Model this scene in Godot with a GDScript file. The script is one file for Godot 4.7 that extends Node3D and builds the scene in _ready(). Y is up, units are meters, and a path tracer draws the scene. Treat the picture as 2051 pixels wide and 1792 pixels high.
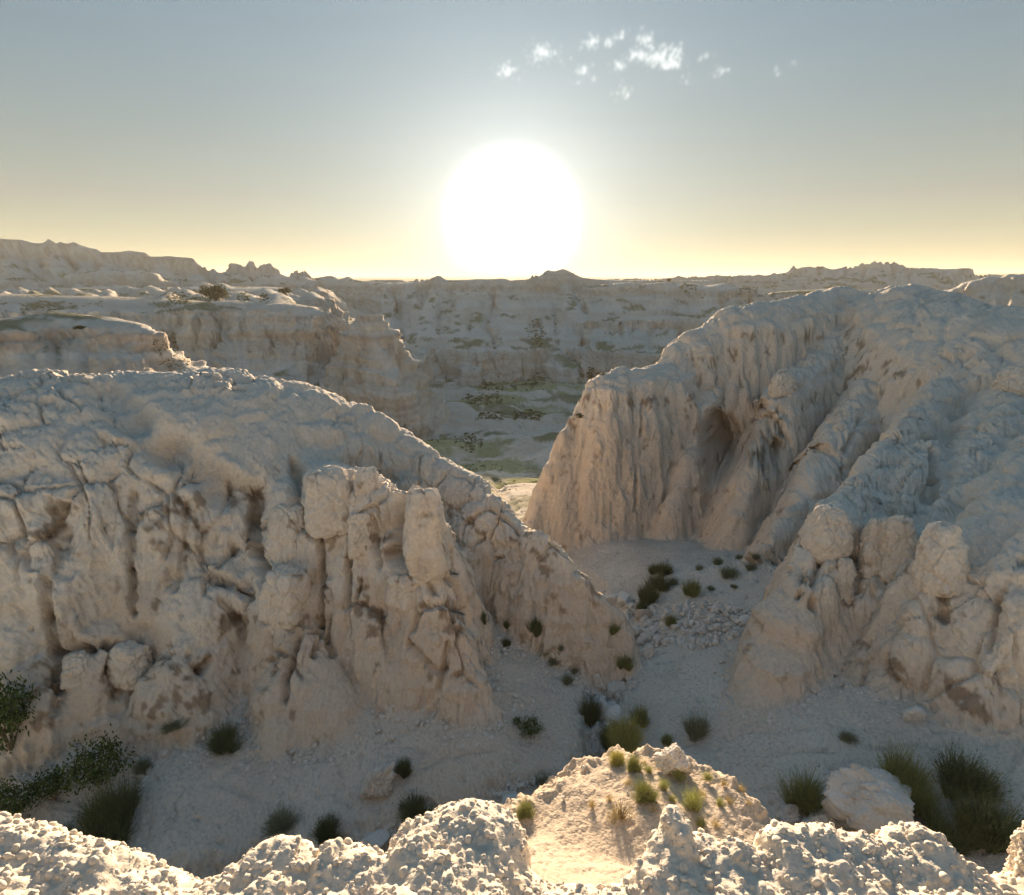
extends Node3D
# Badlands gully at low sun. Metres, y up, the eye is the origin; distances below are metres ahead (-z).

const FOCAL := 560.0            # the lens in pixels of a 1024 x 895 picture
const PITCH := 16.9             # degrees the camera looks down
const SUN_HEIGHT := 5.1         # degrees above the horizon, straight ahead

var cp := cos(deg_to_rad(PITCH))
var sp := sin(deg_to_rad(PITCH))
var rng := RandomNumberGenerator.new()
var clock := 0

func _ready() -> void:
	clock = Time.get_ticks_msec()
	rng.seed = 4711
	make_noises()
	make_camera_and_light()
	stage("sky")
	make_materials()
	make_height_maps()
	stage("maps")
	make_near_terrain()
	stage("near terrain")
	make_far_terrain()
	stage("far terrain")
	make_ledge()
	stage("ledge")
	make_rocks()
	stage("rocks")
	make_plants()
	stage("plants")

func stage(what: String) -> void:
	print("%s %.1f s" % [what, (Time.get_ticks_msec() - clock) / 1000.0])

# runs a job for each of n numbers on four threads
func parallel(job: Callable, n: int) -> void:
	var all := []
	for t in 4:
		var thread := Thread.new()
		thread.start(share.bind(job, n, t))
		all.append(thread)
	for thread: Thread in all:
		thread.wait_to_finish()

func share(job: Callable, n: int, first: int) -> void:
	for i in range(first, n, 4):
		job.call(i)

# ------------------------------------------------------------------ camera, sky, sun

func make_camera_and_light() -> void:
	var cam := Camera3D.new()
	cam.name = "camera"
	cam.fov = rad_to_deg(2.0 * atan(447.5 / FOCAL))
	cam.rotation_degrees.x = -PITCH
	cam.near = 0.05
	cam.far = 20000.0
	cam.current = true
	add_child(cam)
	var sun := DirectionalLight3D.new()
	sun.name = "sun"
	sun.light_energy = 0.6
	sun.light_color = Color(1.0, 0.84, 0.64)
	sun.light_angular_distance = 0.6
	sun.shadow_enabled = true
	sun.rotation_degrees = Vector3(-SUN_HEIGHT, 180.0 - 0.3, 0.0)
	add_child(sun)
	var env := Environment.new()
	env.background_mode = Environment.BG_SKY
	var sky := Sky.new()
	var pan := PanoramaSkyMaterial.new()
	pan.panorama = make_sky()
	sky.sky_material = pan
	env.sky = sky
	env.tonemap_mode = Environment.TONE_MAPPER_LINEAR
	env.tonemap_exposure = 6.6
	env.sdfgi_enabled = true
	env.ssao_enabled = true
	env.ssil_enabled = true
	env.volumetric_fog_enabled = true
	env.volumetric_fog_albedo = Color(1.0, 0.96, 0.88)
	env.volumetric_fog_density = 0.00028
	env.volumetric_fog_anisotropy = 0.15
	var world := WorldEnvironment.new()
	world.name = "world"
	world.environment = env
	add_child(world)

const SKY_W := 2048
const SKY_H := 1024
var sky_rows := []

func make_sky() -> Texture2D:
	sky_rows.resize(SKY_H)
	parallel(sky_row, SKY_H)
	var all := PackedFloat32Array()
	for j in SKY_H:
		all.append_array(sky_rows[j])
	sky_rows.clear()
	var im := Image.create_from_data(SKY_W, SKY_H, false, Image.FORMAT_RGBF, all.to_byte_array())
	return ImageTexture.create_from_image(im)

# each small cloud: place in degrees (to the right of straight ahead, above the horizon), size in degrees, strength
var cloud_at := PackedFloat32Array()

func sky_row(j: int) -> void:
	var row := PackedFloat32Array()
	row.resize(SKY_W * 3)
	var lift := PI * 0.5 - (j + 0.5) / SKY_H * PI
	if lift < -0.02:
		for i in SKY_W:
			row[i * 3] = 0.20
			row[i * 3 + 1] = 0.18
			row[i * 3 + 2] = 0.15
		sky_rows[j] = row
		return
	var e := maxf(lift, 0.0)
	var se := sin(deg_to_rad(SUN_HEIGHT))
	var ce := cos(deg_to_rad(SUN_HEIGHT))
	var sl := sin(lift)
	var cl := cos(lift)
	var low := exp(-e / 0.17)
	var k := cloud_at.size() / 4
	for i in SKY_W:
		# the first column of a panorama lies straight ahead (-z)
		var a := wrapf((i + 0.5) / SKY_W, -0.5, 0.5) * TAU
		var cosg := clampf(sl * se + cl * ce * cos(a), -1.0, 1.0)
		var g := acos(cosg)
		var wide := exp(-g / 0.36)
		var near := exp(-g / 0.095)
		var disc := 1.0 - smoothstep(0.015, 0.060, g)
		var rim := 1.0 - smoothstep(0.050, 0.130, g)
		var r := lerpf(0.014, 0.080, low) + 0.062 * wide + 0.165 * near + 0.19 * rim + 200.0 * disc
		var gr := lerpf(0.032, 0.080, low) + 0.062 * wide + 0.165 * near + 0.19 * rim + 184.0 * disc
		var b := lerpf(0.052, 0.046, low) + 0.054 * wide + 0.160 * near + 0.19 * rim + 160.0 * disc
		# faint high veil
		var veil := n_sky.get_noise_2d(a * 60.0, lift * 420.0) * 0.02
		r *= 1.0 + veil
		gr *= 1.0 + veil
		b *= 1.0 + veil
		if e > 0.2 and e < 0.75 and absf(a) < 0.6:
			var da := rad_to_deg(a)
			var de := rad_to_deg(lift)
			var c := 0.0
			var ja := da + 0.35 * n_sky.get_noise_2d(da * 40.0, de * 40.0 + 300.0)
			var je := de + 0.22 * n_sky.get_noise_2d(da * 40.0 + 200.0, de * 40.0)
			for m in k:
				var x := (ja - cloud_at[m * 4]) * cos(lift) / cloud_at[m * 4 + 2]
				var y := (je - cloud_at[m * 4 + 1] - x * 0.05) / (cloud_at[m * 4 + 2] * 0.60)
				var q := x * x + y * y
				if q < 4.0:
					c = maxf(c, cloud_at[m * 4 + 3] * exp(-q * 0.8))
			if c > 0.02:
				var t := n_sky.get_noise_2d(da * 70.0, de * 110.0) * 0.8 + n_sky.get_noise_2d(da * 190.0 + 50.0, de * 260.0) * 0.6
				c = smoothstep(0.34, 1.15, c * 0.9 + t * 0.9)
				r += c * 0.105
				gr += c * 0.10
				b += c * 0.09
		row[i * 3] = r
		row[i * 3 + 1] = gr
		row[i * 3 + 2] = b
	sky_rows[j] = row

# ------------------------------------------------------------------ noises

var n_sky := FastNoiseLite.new()
var n_soft := FastNoiseLite.new()
var n_fine := FastNoiseLite.new()
var n_ridge := FastNoiseLite.new()
var n_cell := FastNoiseLite.new()
var n_edge := FastNoiseLite.new()
var n_block := FastNoiseLite.new()

func make_noises() -> void:
	for pair in [[n_sky, 3], [n_soft, 3], [n_fine, 2]]:
		var n: FastNoiseLite = pair[0]
		n.noise_type = FastNoiseLite.TYPE_SIMPLEX_SMOOTH
		n.fractal_octaves = pair[1]
		n.frequency = 1.0
	n_sky.frequency = 0.05
	n_sky.seed = 9
	n_soft.seed = 21
	n_fine.seed = 33
	n_ridge.noise_type = FastNoiseLite.TYPE_SIMPLEX
	n_ridge.fractal_type = FastNoiseLite.FRACTAL_RIDGED
	n_ridge.fractal_octaves = 3
	n_ridge.frequency = 1.0
	n_ridge.seed = 5
	n_cell.noise_type = FastNoiseLite.TYPE_CELLULAR
	n_cell.cellular_return_type = FastNoiseLite.RETURN_DISTANCE
	n_cell.frequency = 1.0
	n_cell.fractal_type = FastNoiseLite.FRACTAL_NONE
	n_cell.seed = 77
	n_edge.noise_type = FastNoiseLite.TYPE_CELLULAR
	n_edge.cellular_return_type = FastNoiseLite.RETURN_DISTANCE2_SUB
	n_edge.frequency = 1.0
	n_edge.fractal_type = FastNoiseLite.FRACTAL_NONE
	n_edge.seed = 77
	n_block.noise_type = FastNoiseLite.TYPE_CELLULAR
	n_block.cellular_return_type = FastNoiseLite.RETURN_CELL_VALUE
	n_block.frequency = 1.0
	n_block.fractal_type = FastNoiseLite.FRACTAL_NONE
	n_block.seed = 77
	for c in [
		[1015, 143, 20, 0.8], [1085, 105, 22, 1.0], [1110, 108, 12, 0.8], [1183, 85, 15, 1.1], [1220, 85, 12, 0.8], [1245, 70, 14, 0.8], [1170, 137, 15, 0.9], [1240, 130, 14, 1.0],
		[1290, 80, 18, 1.0], [1280, 110, 18, 1.1], [1315, 115, 22, 1.2], [1345, 125, 22, 1.2], [1355, 105, 14, 0.9], [1330, 98, 13, 0.9], [1410, 115, 12, 0.7], [1440, 145, 14, 0.7],
		[1255, 186, 17, 0.7], [1380, 165, 10, 0.6], [1555, 143, 9, 0.8], [1588, 127, 8, 0.6], [1050, 100, 9, 0.7], [1130, 125, 8, 0.7], [1160, 163, 9, 0.6], [1190, 158, 8, 0.6], [1370, 155, 8, 0.6], [1300, 95, 11, 0.9]]:
		var d := ray(c[0], c[1])
		var size: float = rad_to_deg(c[2] * 0.5 / FOCAL) * 0.8
		cloud_at.append_array(PackedFloat32Array([rad_to_deg(atan2(d.x, -d.z)), rad_to_deg(atan2(d.y, Vector2(d.x, d.z).length())), size, c[3]]))

# ------------------------------------------------------------------ lines of sight: where a thing stands, from its direction and distance

func ray(px: float, py: float) -> Vector3:
	var u := (px / 2051.0 * 1024.0 - 512.0) / FOCAL
	var v := (447.5 - py / 1792.0 * 895.0) / FOCAL
	return Vector3(u, -sp + v * cp, -cp - v * sp)

func at(px: float, py: float, ahead: float) -> Vector3:
	var d := ray(px, py)
	return d * (ahead / -d.z)

func at_level(px: float, py: float, y: float) -> Vector3:
	var d := ray(px, py)
	return d * (y / d.y)

# the point of the ground that lies in that direction
func ground_at(px: float, py: float, from := 2.8) -> Vector3:
	var d := ray(px, py)
	d /= -d.z
	var t := from
	var step := 0.06
	while t < 900.0:
		var p := d * t
		if height(p.x, p.z) > p.y:
			var lo := t - step
			for k in 7:
				var mid := (lo + t) * 0.5
				p = d * mid
				if height(p.x, p.z) > p.y:
					t = mid
				else:
					lo = mid
			return d * t
		step = maxf(0.06, t * 0.004)
		t += step
	return d * 900.0

# ------------------------------------------------------------------ height maps
# The land is drawn first as crest lines (each point: direction, distance, half width of the rounded top, its drop) with steep sides,
# and as channels that the water has cut. Three maps of growing cell size hold the result; meshes then sample them and add relief.

class HeightMap:
	var x0: float
	var z0: float
	var cell: float
	var nx: int
	var nz: int
	var h := PackedFloat32Array()
	var cap := PackedFloat32Array()
	var own := PackedByteArray()
	var rows := []
	func _init(a: float, b: float, c: float, d: float, size: float) -> void:
		x0 = a
		z0 = b
		cell = size
		nx = int((c - a) / size) + 1
		nz = int((d - b) / size) + 1
		rows.resize(nz)
	func gather() -> void:
		for r in rows:
			h.append_array(r[0])
			cap.append_array(r[1])
			own.append_array(r[2])
		rows.clear()
	func holds(x: float, z: float) -> bool:
		return x > x0 + cell and z > z0 + cell and x < x0 + (nx - 2) * cell and z < z0 + (nz - 2) * cell
	func sample(x: float, z: float) -> float:
		var fx := (x - x0) / cell
		var fz := (z - z0) / cell
		var i := int(fx)
		var j := int(fz)
		fx -= i
		fz -= j
		var k := j * nx + i
		return lerpf(lerpf(h[k], h[k + 1], fx), lerpf(h[k + nx], h[k + nx + 1], fx), fz)
	func sample_cap(x: float, z: float) -> float:
		var fx := (x - x0) / cell
		var fz := (z - z0) / cell
		var i := int(fx)
		var j := int(fz)
		fx -= i
		fz -= j
		var k := j * nx + i
		return lerpf(lerpf(cap[k], cap[k + 1], fx), lerpf(cap[k + nx], cap[k + nx + 1], fx), fz)
	func owner_at(x: float, z: float) -> int:
		return own[int((z - z0) / cell + 0.5) * nx + int((x - x0) / cell + 0.5)]

const SEG := 17                 # numbers for each piece of a crest line
var segs := PackedFloat32Array()
var near_map: HeightMap
var mid_map: HeightMap
var far_map: HeightMap
var chans := PackedFloat32Array()   # pieces of channels: ax ay az bx by bz half_bed bank slope

enum {FLOOR, LEFT, RIGHT, RIM, MID, SPUR}

# side: slope of the steep sides; deep: how far they go down before the foot slope begins
func crest(pts: Array, side: float, deep: float, foot: float, who: int) -> void:
	for i in pts.size() - 1:
		var p: Array = pts[i]
		var q: Array = pts[i + 1]
		var a := at(p[0], p[1], p[2])
		var b := at(q[0], q[1], q[2])
		var reach: float = maxf(p[3], q[3]) + deep / side + 14.0 / foot * 0.35 + a.z * -0.06
		segs.append_array(PackedFloat32Array([a.x, a.y, a.z, b.x, b.y, b.z, p[3], q[3], p[4], q[4], side, deep, foot, who, reach, p[5] if p.size() > 5 else 1.0, q[5] if q.size() > 5 else 1.0]))

func channel(pts: Array, bed: float, bank: float, slope: float) -> void:
	for i in pts.size() - 1:
		var a: Vector3 = pts[i]
		var b: Vector3 = pts[i + 1]
		chans.append_array(PackedFloat32Array([a.x, a.y, a.z, b.x, b.y, b.z, bed, bank, slope]))

func make_height_maps() -> void:
	draw_left_hill()
	draw_right_hill()
	draw_gully()
	draw_middle_distance()
	near_map = HeightMap.new(-24.0, -52.0, 30.0, 4.0, 0.15)
	mid_map = HeightMap.new(-170.0, -200.0, 170.0, -44.0, 0.7)
	far_map = HeightMap.new(-340.0, -400.0, 340.0, -180.0, 1.3)
	for m: HeightMap in [near_map, mid_map, far_map]:
		parallel(map_row.bind(m), m.nz)
		m.gather()

func base_level(x: float, z: float) -> float:
	var d := -z
	var y := -5.0
	if d < 20.0:
		y = lerpf(-5.0, -10.5, smoothstep(11.0, 20.0, d))
	elif d < 31.0:
		y = lerpf(-10.5, -14.0, (d - 20.0) / 11.0)
	elif d < 58.0:
		y = lerpf(-14.0, -20.0, (d - 31.0) / 27.0)
	elif d < 95.0:
		y = lerpf(-20.0, -26.0, (d - 58.0) / 37.0)
	else:
		y = -26.0 - smoothstep(95.0, 150.0, d) * 1.5
	if d > 35.0:
		var k := smoothstep(35.0, 70.0, d)
		y += k * (n_soft.get_noise_2d(x * 0.03, z * 0.045) * 2.6 + n_soft.get_noise_2d(x * 0.11 + 9.0, z * 0.11) * 0.9)
	# the tableland beyond the basin
	y = lerpf(y, -4.0 + n_soft.get_noise_2d(x * 0.012, z * 0.012) * 2.0, smoothstep(250.0, 330.0, d + absf(x) * 0.12))
	return y

func map_row(j: int, m: HeightMap) -> void:
	var z := m.z0 + j * m.cell
	var hs := PackedFloat32Array()
	var cs := PackedFloat32Array()
	var os := PackedByteArray()
	hs.resize(m.nx)
	cs.resize(m.nx)
	os.resize(m.nx)
	var mine := PackedInt32Array()
	var n := segs.size() / SEG
	for s in n:
		var o := s * SEG
		if z > minf(segs[o + 2], segs[o + 5]) - segs[o + 14] and z < maxf(segs[o + 2], segs[o + 5]) + segs[o + 14]:
			mine.append(o)
	var near := m == near_map
	var soft := 0.22 if near else m.cell * 0.45
	var grow := 1.0 if near else (5.0 if m == mid_map else 14.0)
	var nc := chans.size() / 9 if near else 0
	for i in m.nx:
		var x := m.x0 + i * m.cell
		var y := base_level(x, z)
		# valley floors
		for c in nc:
			var o := c * 9
			var ax := chans[o]
			var az := chans[o + 2]
			var dx := chans[o + 3] - ax
			var dz := chans[o + 5] - az
			var t := clampf(((x - ax) * dx + (z - az) * dz) / (dx * dx + dz * dz), 0.0, 1.0)
			var d := Vector2(x - ax - dx * t, z - az - dz * t).length()
			if d < 12.0:
				var bed := chans[o + 6]
				var f := 0.0
				if d > bed:
					var up := (d - bed) * 1.6
					var bank := chans[o + 7]
					f = up if up < bank else bank + (d - bed - bank / 1.6) * chans[o + 8]
				else:
					f = -0.12 * (1.0 - d / bed)
				var v := lerpf(chans[o + 1], chans[o + 4], t) + f
				var k := maxf(0.5 - absf(v - y), 0.0) / 0.5
				y = minf(v, y) - k * k * 0.125
		var floor_y := y
		var cap := 0.0
		var own := FLOOR
		# wandering flanks: the further from the crest line, the more
		var w1 := n_soft.get_noise_2d(x * 0.55 / grow, z * 0.55 / grow)
		var w2 := n_ridge.get_noise_2d(x * 0.8 / grow + 40.0, z * 0.8 / grow)
		var top := y
		for o in mine:
			var reach := segs[o + 14]
			var ax := segs[o]
			var bx := segs[o + 3]
			if x < minf(ax, bx) - reach or x > maxf(ax, bx) + reach:
				continue
			var az := segs[o + 2]
			var dx := bx - ax
			var dz := segs[o + 5] - az
			var t := clampf(((x - ax) * dx + (z - az) * dz) / (dx * dx + dz * dz + 1e-6), 0.0, 1.0)
			var ex := x - ax - dx * t
			var ez := z - az - dz * t
			var d := sqrt(ex * ex + ez * ez)
			var w := lerpf(segs[o + 6], segs[o + 7], t)
			var drop := lerpf(segs[o + 8], segs[o + 9], t)
			var away := smoothstep(0.0, w * 1.2 + 0.3, d)
			d = maxf(0.0, d + away * grow * clampf(w / (1.1 * grow), 0.18, 1.0) * ((0.30 * w1 + 0.14 * w2) if near else (0.42 * w1 + 0.28 * w2 - 0.05)))
			var down: float
			if d < w:
				down = drop * d * d / (w * w)
			else:
				var cliff := (d - w) * segs[o + 10]
				var deep := segs[o + 11]
				down = drop + (cliff if cliff < deep else deep + (d - w - deep / segs[o + 10]) * segs[o + 12])
			var v := lerpf(segs[o + 1], segs[o + 4], t) - down
			if v > top - soft:
				if v > top:
					own = int(segs[o + 13])
					cap = (1.0 - smoothstep(w * 0.95, w * 1.05 + 0.35 * grow, d)) * lerpf(segs[o + 15], segs[o + 16], t)
				var k := maxf(soft - absf(v - top), 0.0) / soft
				top = maxf(v, top) + k * k * soft * 0.25
		hs[i] = top
		cs[i] = cap if own != FLOOR and own != SPUR else 0.0
		os[i] = own
	m.rows[j] = [hs, cs, os]

# height of the land (without its fine relief)
func height(x: float, z: float) -> float:
	if near_map.holds(x, z):
		return near_map.sample(x, z)
	if mid_map.holds(x, z):
		return mid_map.sample(x, z)
	if far_map.holds(x, z):
		return far_map.sample(x, z)
	return base_level(x, z)

# spurs that run down a wall between gullies: from a line near its top to a line near its foot
func buttresses(tops: Array, feet: Array, n: int, width: float, side: float, deep: float) -> void:
	for k in n:
		var t := clampf((k + rng.randf_range(0.1, 0.9)) / n, 0.0, 1.0)
		var a := along(tops, t)
		var b := along(feet, clampf(t + rng.randf_range(-0.3, 0.3) / n, 0.0, 1.0))
		var lift := rng.randf_range(-0.25, 0.10)
		var m := a.lerp(b, rng.randf_range(0.35, 0.6)) + Vector3(0, lift * (b.y - a.y) * 0.5, 0)
		var w := width * rng.randf_range(0.6, 1.5)
		crest([[a.x, a.y + rng.randf_range(0.0, 8.0), a.z, w * 0.6, 0.5, 0.7], [m.x, m.y, m.z, w, 0.6, 0.2], [b.x, b.y, b.z, w * 1.4, 0.6, 0.0]], side, deep, 0.55, MID)

func along(line: Array, t: float) -> Vector3:
	var f := t * (line.size() - 1)
	var i := mini(int(f), line.size() - 2)
	var a: Array = line[i]
	var b: Array = line[i + 1]
	return Vector3(a[0], a[1], a[2]).lerp(Vector3(b[0], b[1], b[2]), f - i)

func draw_left_hill() -> void:
	crest([[-420, 800, 14.5, 4.0, 2.0], [-200, 770, 15.0, 4.2, 2.0], [0, 757, 15.0, 4.4, 2.1], [100, 749, 15.5, 4.4, 2.1], [220, 747, 16.0, 4.4, 2.1], [290, 758, 16.2, 4.2, 2.0], [370, 745, 16.5, 4.0, 2.0], [450, 747, 17.0, 3.8, 1.9],
		[540, 764, 17.5, 3.4, 1.8], [600, 788, 17.8, 2.8, 1.5], [670, 832, 17.9, 1.8, 1.2], [692, 812, 18.0, 1.2, 0.9], [720, 810, 18.0, 1.2, 0.9], [770, 845, 18.0, 1.2, 0.9], [850, 900, 17.2, 1.1, 0.8], [930, 950, 16.5, 0.9, 0.7],
		[985, 992, 15.4, 0.6, 0.5], [1030, 1046, 14.7, 0.5, 0.4, 0.8], [1042, 1062, 14.5, 0.35, 0.3, 0.8], [1075, 1062, 14.0, 0.35, 0.3, 0.8], [1112, 1084, 13.6, 0.3, 0.3, 0.6], [1128, 1106, 13.5, 0.3, 0.3, 0.5], [1160, 1142, 13.2, 0.25, 0.3, 0.3], [1200, 1192, 13.0, 0.2, 0.2, 0.2], [1232, 1222, 12.9, 0.2, 0.2, 0.2], [1246, 1262, 12.7, 0.2, 0.2, 0.2]], 2.6, 4.5, 0.75, LEFT)
	# the blocky buttress with the tall block at its end
	crest([[540, 790, 17.0, 2.2, 1.0], [600, 925, 14.6, 1.5, 0.8], [680, 935, 13.8, 1.1, 0.7], [760, 965, 13.2, 0.8, 0.5]], 2.6, 4.0, 0.75, LEFT)
	crest([[825, 976, 12.7, 0.5, 0.2], [850, 1030, 12.2, 0.55, 0.25], [860, 1150, 11.6, 0.6, 0.3], [882, 1230, 11.1, 0.6, 0.3, 0.3], [920, 1330, 10.5, 0.55, 0.3, 0.1], [955, 1408, 10.05, 0.45, 0.2, 0.0]], 3.4, 4.5, 0.75, LEFT)
	crest([[690, 940, 13.8, 0.6, 0.4], [700, 1100, 12.4, 0.6, 0.5], [760, 1230, 11.5, 0.5, 0.4, 0.4], [800, 1330, 10.8, 0.5, 0.4, 0.1], [850, 1440, 10.0, 0.4, 0.3, 0.0]], 2.6, 4.0, 0.7, LEFT)
	crest([[540, 990, 14.0, 0.7, 0.4], [570, 1130, 12.2, 0.7, 0.5], [590, 1260, 11.2, 0.6, 0.5, 0.5], [575, 1340, 10.6, 0.7, 0.5, 0.1], [560, 1430, 10.0, 0.7, 0.4, 0.0]], 2.4, 4.0, 0.7, LEFT)
	crest([[610, 1270, 11.1, 0.6, 0.4, 0.4], [660, 1360, 10.5, 0.7, 0.4, 0.05], [700, 1450, 9.9, 0.6, 0.3, 0.0]], 2.2, 4.0, 0.7, LEFT)
	crest([[250, 850, 15.0, 1.8, 0.9], [380, 970, 14.2, 1.5, 0.9], [420, 1100, 12.6, 1.3, 0.9], [390, 1250, 11.3, 1.0, 0.9, 0.8], [350, 1310, 10.7, 0.9, 0.8, 0.3]], 2.4, 4.0, 0.7, LEFT)
	crest([[200, 960, 14.0, 1.4, 0.9], [190, 1130, 12.2, 1.2, 0.8], [200, 1240, 11.2, 0.9, 0.8, 0.5]], 2.4, 4.0, 0.7, LEFT)
	crest([[30, 860, 14.0, 1.6, 0.9], [20, 1060, 12.0, 1.3, 0.8], [30, 1230, 10.8, 1.0, 0.8], [60, 1330, 10.2, 0.8, 0.7, 0.4]], 2.2, 4.0, 0.7, LEFT)
	crest([[-200, 860, 13.0, 1.6, 0.9], [-180, 1150, 10.6, 1.3, 0.8]], 2.2, 4.0, 0.7, LEFT)
	# the brown wall between the buttress and the toe of the hill
	crest([[940, 960, 16.2, 0.5, 0.3, 0.5], [945, 1080, 14.6, 0.4, 0.3, 0.1], [930, 1180, 13.6, 0.35, 0.3, 0.0], [960, 1240, 12.9, 0.3, 0.3, 0.0]], 2.8, 4.0, 0.7, LEFT)
	crest([[1020, 1040, 14.8, 0.4, 0.3, 0.3], [1030, 1130, 13.9, 0.35, 0.3, 0.0], [1060, 1200, 13.2, 0.3, 0.3, 0.0], [1105, 1262, 12.7, 0.3, 0.3, 0.0]], 2.8, 4.0, 0.7, LEFT)
	crest([[1110, 1085, 13.6, 0.3, 0.3, 0.3], [1130, 1180, 13.0, 0.3, 0.3, 0.0], [1180, 1262, 12.6, 0.3, 0.3, 0.0]], 2.8, 4.0, 0.7, LEFT)

func draw_right_hill() -> void:
	crest([[1160, 805, 26.2, 0.3, 0.4], [1200, 790, 26.4, 0.5, 0.5], [1212, 750, 26.5, 1.0, 0.6], [1245, 738, 27.0, 1.3, 0.7], [1330, 730, 28.0, 1.5, 0.8], [1368, 704, 29.0, 1.5, 0.9], [1400, 660, 29.5, 1.6, 0.9], [1480, 611, 30.0, 1.8, 1.0], [1550, 602, 30.5, 2.0, 1.0],
		[1620, 591, 31.0, 2.0, 1.0], [1665, 575, 31.5, 1.8, 1.0], [1690, 574, 31.3, 1.8, 1.0], [1725, 590, 30.5, 2.2, 1.2], [1765, 589, 29.8, 2.2, 1.2], [1800, 573, 29.0, 2.4, 1.3], [1828, 570, 28.2, 2.6, 1.4], [1865, 588, 27.0, 3.0, 1.5], [1900, 590, 25.8, 3.4, 1.7],
		[1990, 614, 23.0, 3.6, 1.9], [2060, 640, 21.0, 3.6, 2.0], [2250, 680, 18.0, 3.4, 2.0], [2500, 720, 15.0, 3.0, 2.0]], 3.4, 8.5, 0.62, RIGHT)
	# nose of the ridge, stepping down to the gap
	crest([[1160, 805, 26.2, 0.3, 0.4], [1130, 860, 25.7, 0.3, 0.4, 0.0], [1100, 930, 25.2, 0.3, 0.4, 0.0], [1075, 1000, 24.6, 0.3, 0.4, 0.0], [1062, 1045, 24.0, 0.3, 0.3, 0.0]], 2.8, 7.0, 0.7, RIGHT)
	crest([[1250, 745, 26.8, 0.6, 0.4], [1230, 880, 25.9, 0.4, 0.4, 0.0], [1190, 1000, 24.8, 0.4, 0.3, 0.0], [1170, 1080, 23.9, 0.3, 0.3, 0.0]], 2.8, 7.0, 0.7, RIGHT)
	crest([[1330, 735, 28.0, 0.6, 0.5], [1310, 900, 26.8, 0.5, 0.4, 0.0], [1290, 1010, 25.2, 0.3, 0.3, 0.0], [1272, 1080, 24.0, 0.3, 0.3, 0.0]], 2.8, 7.0, 0.7, RIGHT)
	crest([[1420, 690, 28.6, 0.9, 0.5], [1418, 790, 27.2, 0.7, 0.4], [1402, 880, 26.0, 0.5, 0.4, 0.2], [1380, 900, 25.4, 0.4, 0.3, 0.0], [1345, 1000, 24.2, 0.4, 0.3, 0.0]], 2.8, 7.0, 0.65, RIGHT)
	# leg between the two hollows
	crest([[1700, 630, 29.8, 1.4, 0.8], [1640, 710, 27.0, 1.1, 0.7], [1570, 772, 24.6, 0.7, 0.4], [1545, 830, 23.6, 0.5, 0.4], [1520, 900, 22.6, 0.4, 0.3, 0.3], [1480, 1020, 21.2, 0.4, 0.3, 0.0]], 2.6, 6.0, 0.62, RIGHT)
	crest([[1840, 620, 27.2, 1.8, 1.0], [1770, 740, 24.0, 1.3, 0.9], [1700, 840, 21.6, 0.9, 0.7], [1660, 930, 19.8, 0.8, 0.6], [1600, 1020, 18.2, 0.7, 0.5], [1550, 1080, 17.0, 0.5, 0.4]], 2.2, 5.0, 0.6, RIGHT)
	# the long fin that ends in a blade with a broad face
	crest([[1990, 650, 22.2, 1.6, 1.0], [1870, 790, 18.8, 0.9, 0.8], [1770, 910, 15.6, 0.7, 0.5], [1715, 980, 13.9, 0.65, 0.4], [1672, 1028, 12.9, 0.62, 0.3], [1650, 1095, 12.4, 0.6, 0.3, 0.7], [1622, 1140, 11.9, 0.6, 0.3, 0.2], [1592, 1210, 11.4, 0.66, 0.3, 0.0],
		[1558, 1300, 10.75, 0.72, 0.3, 0.0], [1534, 1370, 10.3, 0.72, 0.3, 0.0], [1512, 1420, 9.95, 0.66, 0.3, 0.0]], 4.2, 4.5, 0.62, RIGHT)
	crest([[1860, 880, 15.6, 0.7, 0.5], [1790, 1030, 12.9, 0.55, 0.4], [1760, 1080, 12.3, 0.4, 0.4], [1745, 1160, 11.6, 0.3, 0.4]], 3.0, 3.5, 0.62, RIGHT)
	crest([[2051, 760, 18.0, 1.4, 0.9], [1960, 910, 14.6, 0.9, 0.7], [1880, 1030, 12.6, 0.6, 0.5], [1830, 1075, 11.9, 0.45, 0.4], [1805, 1150, 11.3, 0.3, 0.4]], 3.0, 3.5, 0.62, RIGHT)
	crest([[2190, 800, 15.5, 1.2, 0.8], [2051, 950, 12.4, 0.8, 0.6], [1960, 1050, 11.1, 0.6, 0.5], [1905, 1090, 10.6, 0.45, 0.4], [1870, 1180, 10.2, 0.35, 0.4], [1850, 1260, 9.8, 0.3, 0.4]], 2.8, 3.5, 0.62, RIGHT)
	crest([[2330, 900, 12.5, 1.6, 1.2], [2150, 1000, 10.6, 1.5, 1.2], [2040, 1120, 9.8, 1.1, 1.0], [2000, 1250, 9.2, 0.8, 0.8]], 2.6, 3.5, 0.6, RIGHT)
	crest([[1690, 1230, 11.4, 0.3, 0.3, 0.1], [1650, 1330, 10.6, 0.3, 0.3, 0.0], [1610, 1440, 9.7, 0.3, 0.2, 0.0]], 2.0, 3.0, 0.6, RIGHT)
	crest([[1760, 1250, 11.0, 0.5, 0.4, 0.3], [1740, 1310, 10.5, 0.45, 0.4, 0.2], [1700, 1400, 9.8, 0.4, 0.3, 0.1], [1670, 1470, 9.2, 0.3, 0.2, 0.0]], 1.9, 3.0, 0.55, RIGHT)

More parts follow.
